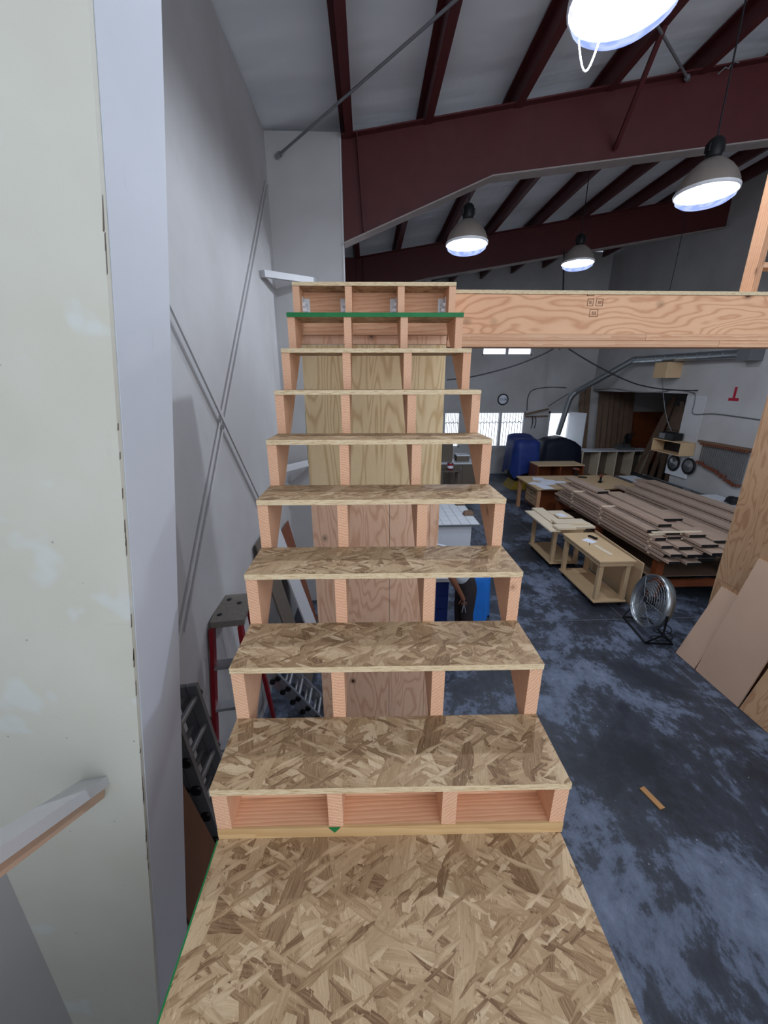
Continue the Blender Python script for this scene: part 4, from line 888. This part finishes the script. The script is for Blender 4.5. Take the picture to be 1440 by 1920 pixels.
Rr = [(.15, .11), (.14, .1), (.15, .11), (.13, .09), .055, .085, .095, .06, .09, .06, .042, .035, .09, .06, .042, .035, .06, .045, .03, .035, .06, .045, .03, .035]
skin('body', V, Ed, Rr, 'skin', pe)
skin('trousers', [V[0], V[1], V[8], (.045, -.11, .74), V[9], (.08, -.11, .14), V[12], (.02, .105, .74), V[13], (.03, .11, .14)], [(0, 1), (0, 2), (2, 3), (3, 4), (4, 5), (0, 6), (6, 7), (7, 8), (8, 9)], [(.185, .15), (.165, .13), .125, .11, .092, .085, .125, .11, .092, .085], 'trouser', pe)
skin('shirt', [(.04, 0, Hz-.01), V[2], V[3], (-.44, 0, Hz+.44), V[16], (-.235, -.245, Hz+.19), V[20], (-.355, .245, Hz+.18)], [(0, 1), (1, 2), (2, 3), (2, 4), (4, 5), (2, 6), (6, 7)], [(.2, .165), (.18, .14), (.16, .12), .07, .085, .075, .085, .075], 'shirt', pe)
for h, (hp, dr_) in enumerate(((Vector(V[19]), Vector((.1, 0, -1))), (Vector(V[23]), Vector((-.8, -.1, -.5))))):
    d = dr_.normalized(); sd_ = Vector((0, 1, 0)).cross(d).normalized(); acr = d.cross(sd_)
    for k, (off, ln2) in enumerate(((-.03, .075), (-.01, .085), (.01, .08), (.03, .06))):
        b0 = hp+sd_*off*.9+d*.02; skin('finger', [b0, b0+d*ln2*.5, b0+d*ln2*.9+acr*.02], [(0, 1), (1, 2)], [.0095, .009, .0075], 'skin', pe, sub=1)
    b0 = hp+sd_*.035-d*.01; skin('thumb', [b0, b0+sd_*.025+d*.03, b0+sd_*.03+d*.06+acr*.01], [(0, 1), (1, 2)], [.011, .01, .008], 'skin', pe, sub=1)
hd = Vector((-.6, 0, Hz+.41)); hr_ = MB().lathe([(.001, .115), (.06, .1), (.1, .05), (.108, 0), (.1, -.03)], hd, 18, Matrix.Rotation(math.radians(-50), 3, 'Y')); hr_.build('hair', M['hair'], pe)
for s in (-1, 1):
    MB().lathe([(.001, .012), (.011, .006), (.012, 0), (.001, -.012)], (-.715, s*.033, Hz+.335), 8).build('eye', M['black'], pe); MB().lathe([(.001, .03), (.014, .015), (.018, 0), (.001, -.03)], (-.62, s*.095, Hz+.36), 8).build('ear', M['skin'], pe)
    MB().box(-.16-(.04 if s > 0 else 0), .12-(.05 if s > 0 else 0), s*.115-.05, s*.115+.05, 0, .09).build('shoe', M['black'], pe, .025)
MB().bar((-.735, 0, Hz+.33), (-.755, 0, Hz+.30), .03, .03).build('nose', M['skin'], pe, .008); MB().bar((-.735, -.025, Hz+.265), (-.735, .025, Hz+.265), .012, .01).build('mouth', M['copper'], pe)
tl = thing('pliers', 'steel pliers held in the hand of the bending person', 'pliers', (1.22-.04, 4.75-.235, FZ+Hz-.27))
MB().tube([(0, 0, .08), (.012, 0, 0), (.03, 0, -.09)], .007, 6).build('handle', M['alu'], tl); MB().tube([(.002, 0, .08), (-.008, 0, 0), (-.02, 0, -.09)], .007, 6).build('handle', M['alu'], tl); MB().tube([(0, 0, .07), (0, 0, .12)], [.012, .006], 6).build('jaws', M['steel'], tl)

# ------------------------------------------------------------------ ladders and boards between stairs and left wall
zl = -.70
lp = at(432, 1138, 'z', zl)
la = thing('step_ladder', 'red fibreglass stepladder with grey cap beside the stairs', 'ladder', (lp.x, lp.y, FZ), math.radians(8))
Lh = zl-FZ
def LA(n, mb, m): return mb.build(n, M[m], la)
LA('top_cap', MB().box(-.11, .13, -.2, .2, Lh-.05, Lh), 'ladgrey')
for k, (x, y) in enumerate(((-.06, -.1), (.06, .05), (-.03, .12))): LA('cap_hole', MB().lathe([(.02, 0), (.02, .002), (.001, .002)], (x, y, Lh), 10), 'black')
for s in (-1, 1):
    LA('front_rail', MB().bar((s*.1, -.19, Lh-.05), (s*.2, -.55, .0), .03, .085, (0, 1, 0)), 'ladred')
    LA('rear_rail', MB().bar((s*.09, .18, Lh-.05), (s*.17, .5, .0), .03, .06, (0, 1, 0)), 'ladred')
    LA('rail_foot', MB().box(s*.2-.035, s*.2+.035, -.6, -.51, 0, .05), 'black')
for k in range(5): t = .16+k*.18; w_ = .1+.1*t; y = -.19-.36*t; z = (Lh-.05)*(1-t); LA('step', MB().box(-w_+.015, w_-.015, y-.045, y+.045, z-.015, z+.01), 'alu')
LA('warning_label', MB().bar((-.125, -.237, Lh-.2), (-.14, -.29, Lh-.5), .002, .05, (0, 1, 0)), 'cabw')
def multi_ladder(a, b, wd, label, n=8, m='alu'):
    t = thing('aluminium_ladder', label, 'ladder', tuple(a)); a, b = Vector(a), Vector(b); d = b-a; sdv = Vector((0, 1, 0)); sdv = (sdv-d.normalized()*sdv.dot(d.normalized())).normalized()
    nn = d.cross(sdv).normalized()
    for s in (-1, 1):
        for o in (0, .07): local(MB().bar(a+sdv*s*wd/2+nn*o, b+sdv*s*wd/2+nn*o, .028, .06, nn).build('rail', M[m]), t)
    for k in range(n):
        p_ = a+d*((k+.6)/n)
        for o in (0, .07):
            rg = local(MB().tube([p_+sdv*(-wd/2+.015)+nn*o, p_+sdv*(wd/2-.015)+nn*o], .018, 8).build('rung', M[m]), t)
            for s in (-1, 1): local(MB().tube([p_+sdv*s*(wd/2+.0145)+nn*o, p_+sdv*s*(wd/2+.03)+nn*o], .03, 10).build('rung_cap', M['black'], rg), None) if 0 else MB().tube([p_+sdv*s*(wd/2+.0145)+nn*o, p_+sdv*s*(wd/2+.03)+nn*o], .03, 10).build('rung_cap', M['black'], rg)
    return t
multi_ladder((-.86, 1.78, FZ+.03), (-1.08, 1.78, -.68), .24, 'dark metal ladder with black rung caps standing nearest the left wall', 9, 'rod')
la2 = multi_ladder((-.57, 3.5, FZ+.05), (-1.13, 3.5, -1.70), .28, 'aluminium ladder leaning below the second step gap', 6)
def lean_board(y0, y1, xf, zt_, label, m='plyr', th=.018):
    a = Vector((xf, 0, FZ+.006)); b = Vector((XL+.025, 0, zt_)); n = (b-a).cross(Vector((0, 1, 0))).normalized()*th
    if n.x < 0: n = -n
    MB().add([(p_.x, y, p_.z) for y in (y0, y1) for p_ in (a, b, b+n, a+n)], [(3, 2, 1, 0), (4, 5, 6, 7), (0, 1, 5, 4), (1, 2, 6, 5), (2, 3, 7, 6), (3, 0, 4, 7)]).build('leaning_board', M[m], label=label, category='board', group='boards leaning on the left wall')
lean_board(1.24, 1.58, -.72, -.35, 'dark brown board leaning on the left wall behind the near column', 'darkply')
lean_board(3.78, 4.15, -.8, -.6, 'dark stained board leaning on the left wall behind the ladders', 'cab')
lean_board(4.3, 4.7, -.7, -.6, 'white panel leaning on the left wall nearest the boxed column', 'trim')
lean_board(4.8, 5.4, -.9, -.9, 'brown board leaning low on the left wall before the boxed column', 'brown')

# ------------------------------------------------------------------ small things on the floor
p = at(1222, 1497, 'z', FZ)
slab('wood_scrap', p.x, p.y, FZ, .2, .055, .012, .28, 'block', 'small tan wood scrap lying alone on the blue floor', 'scrap')
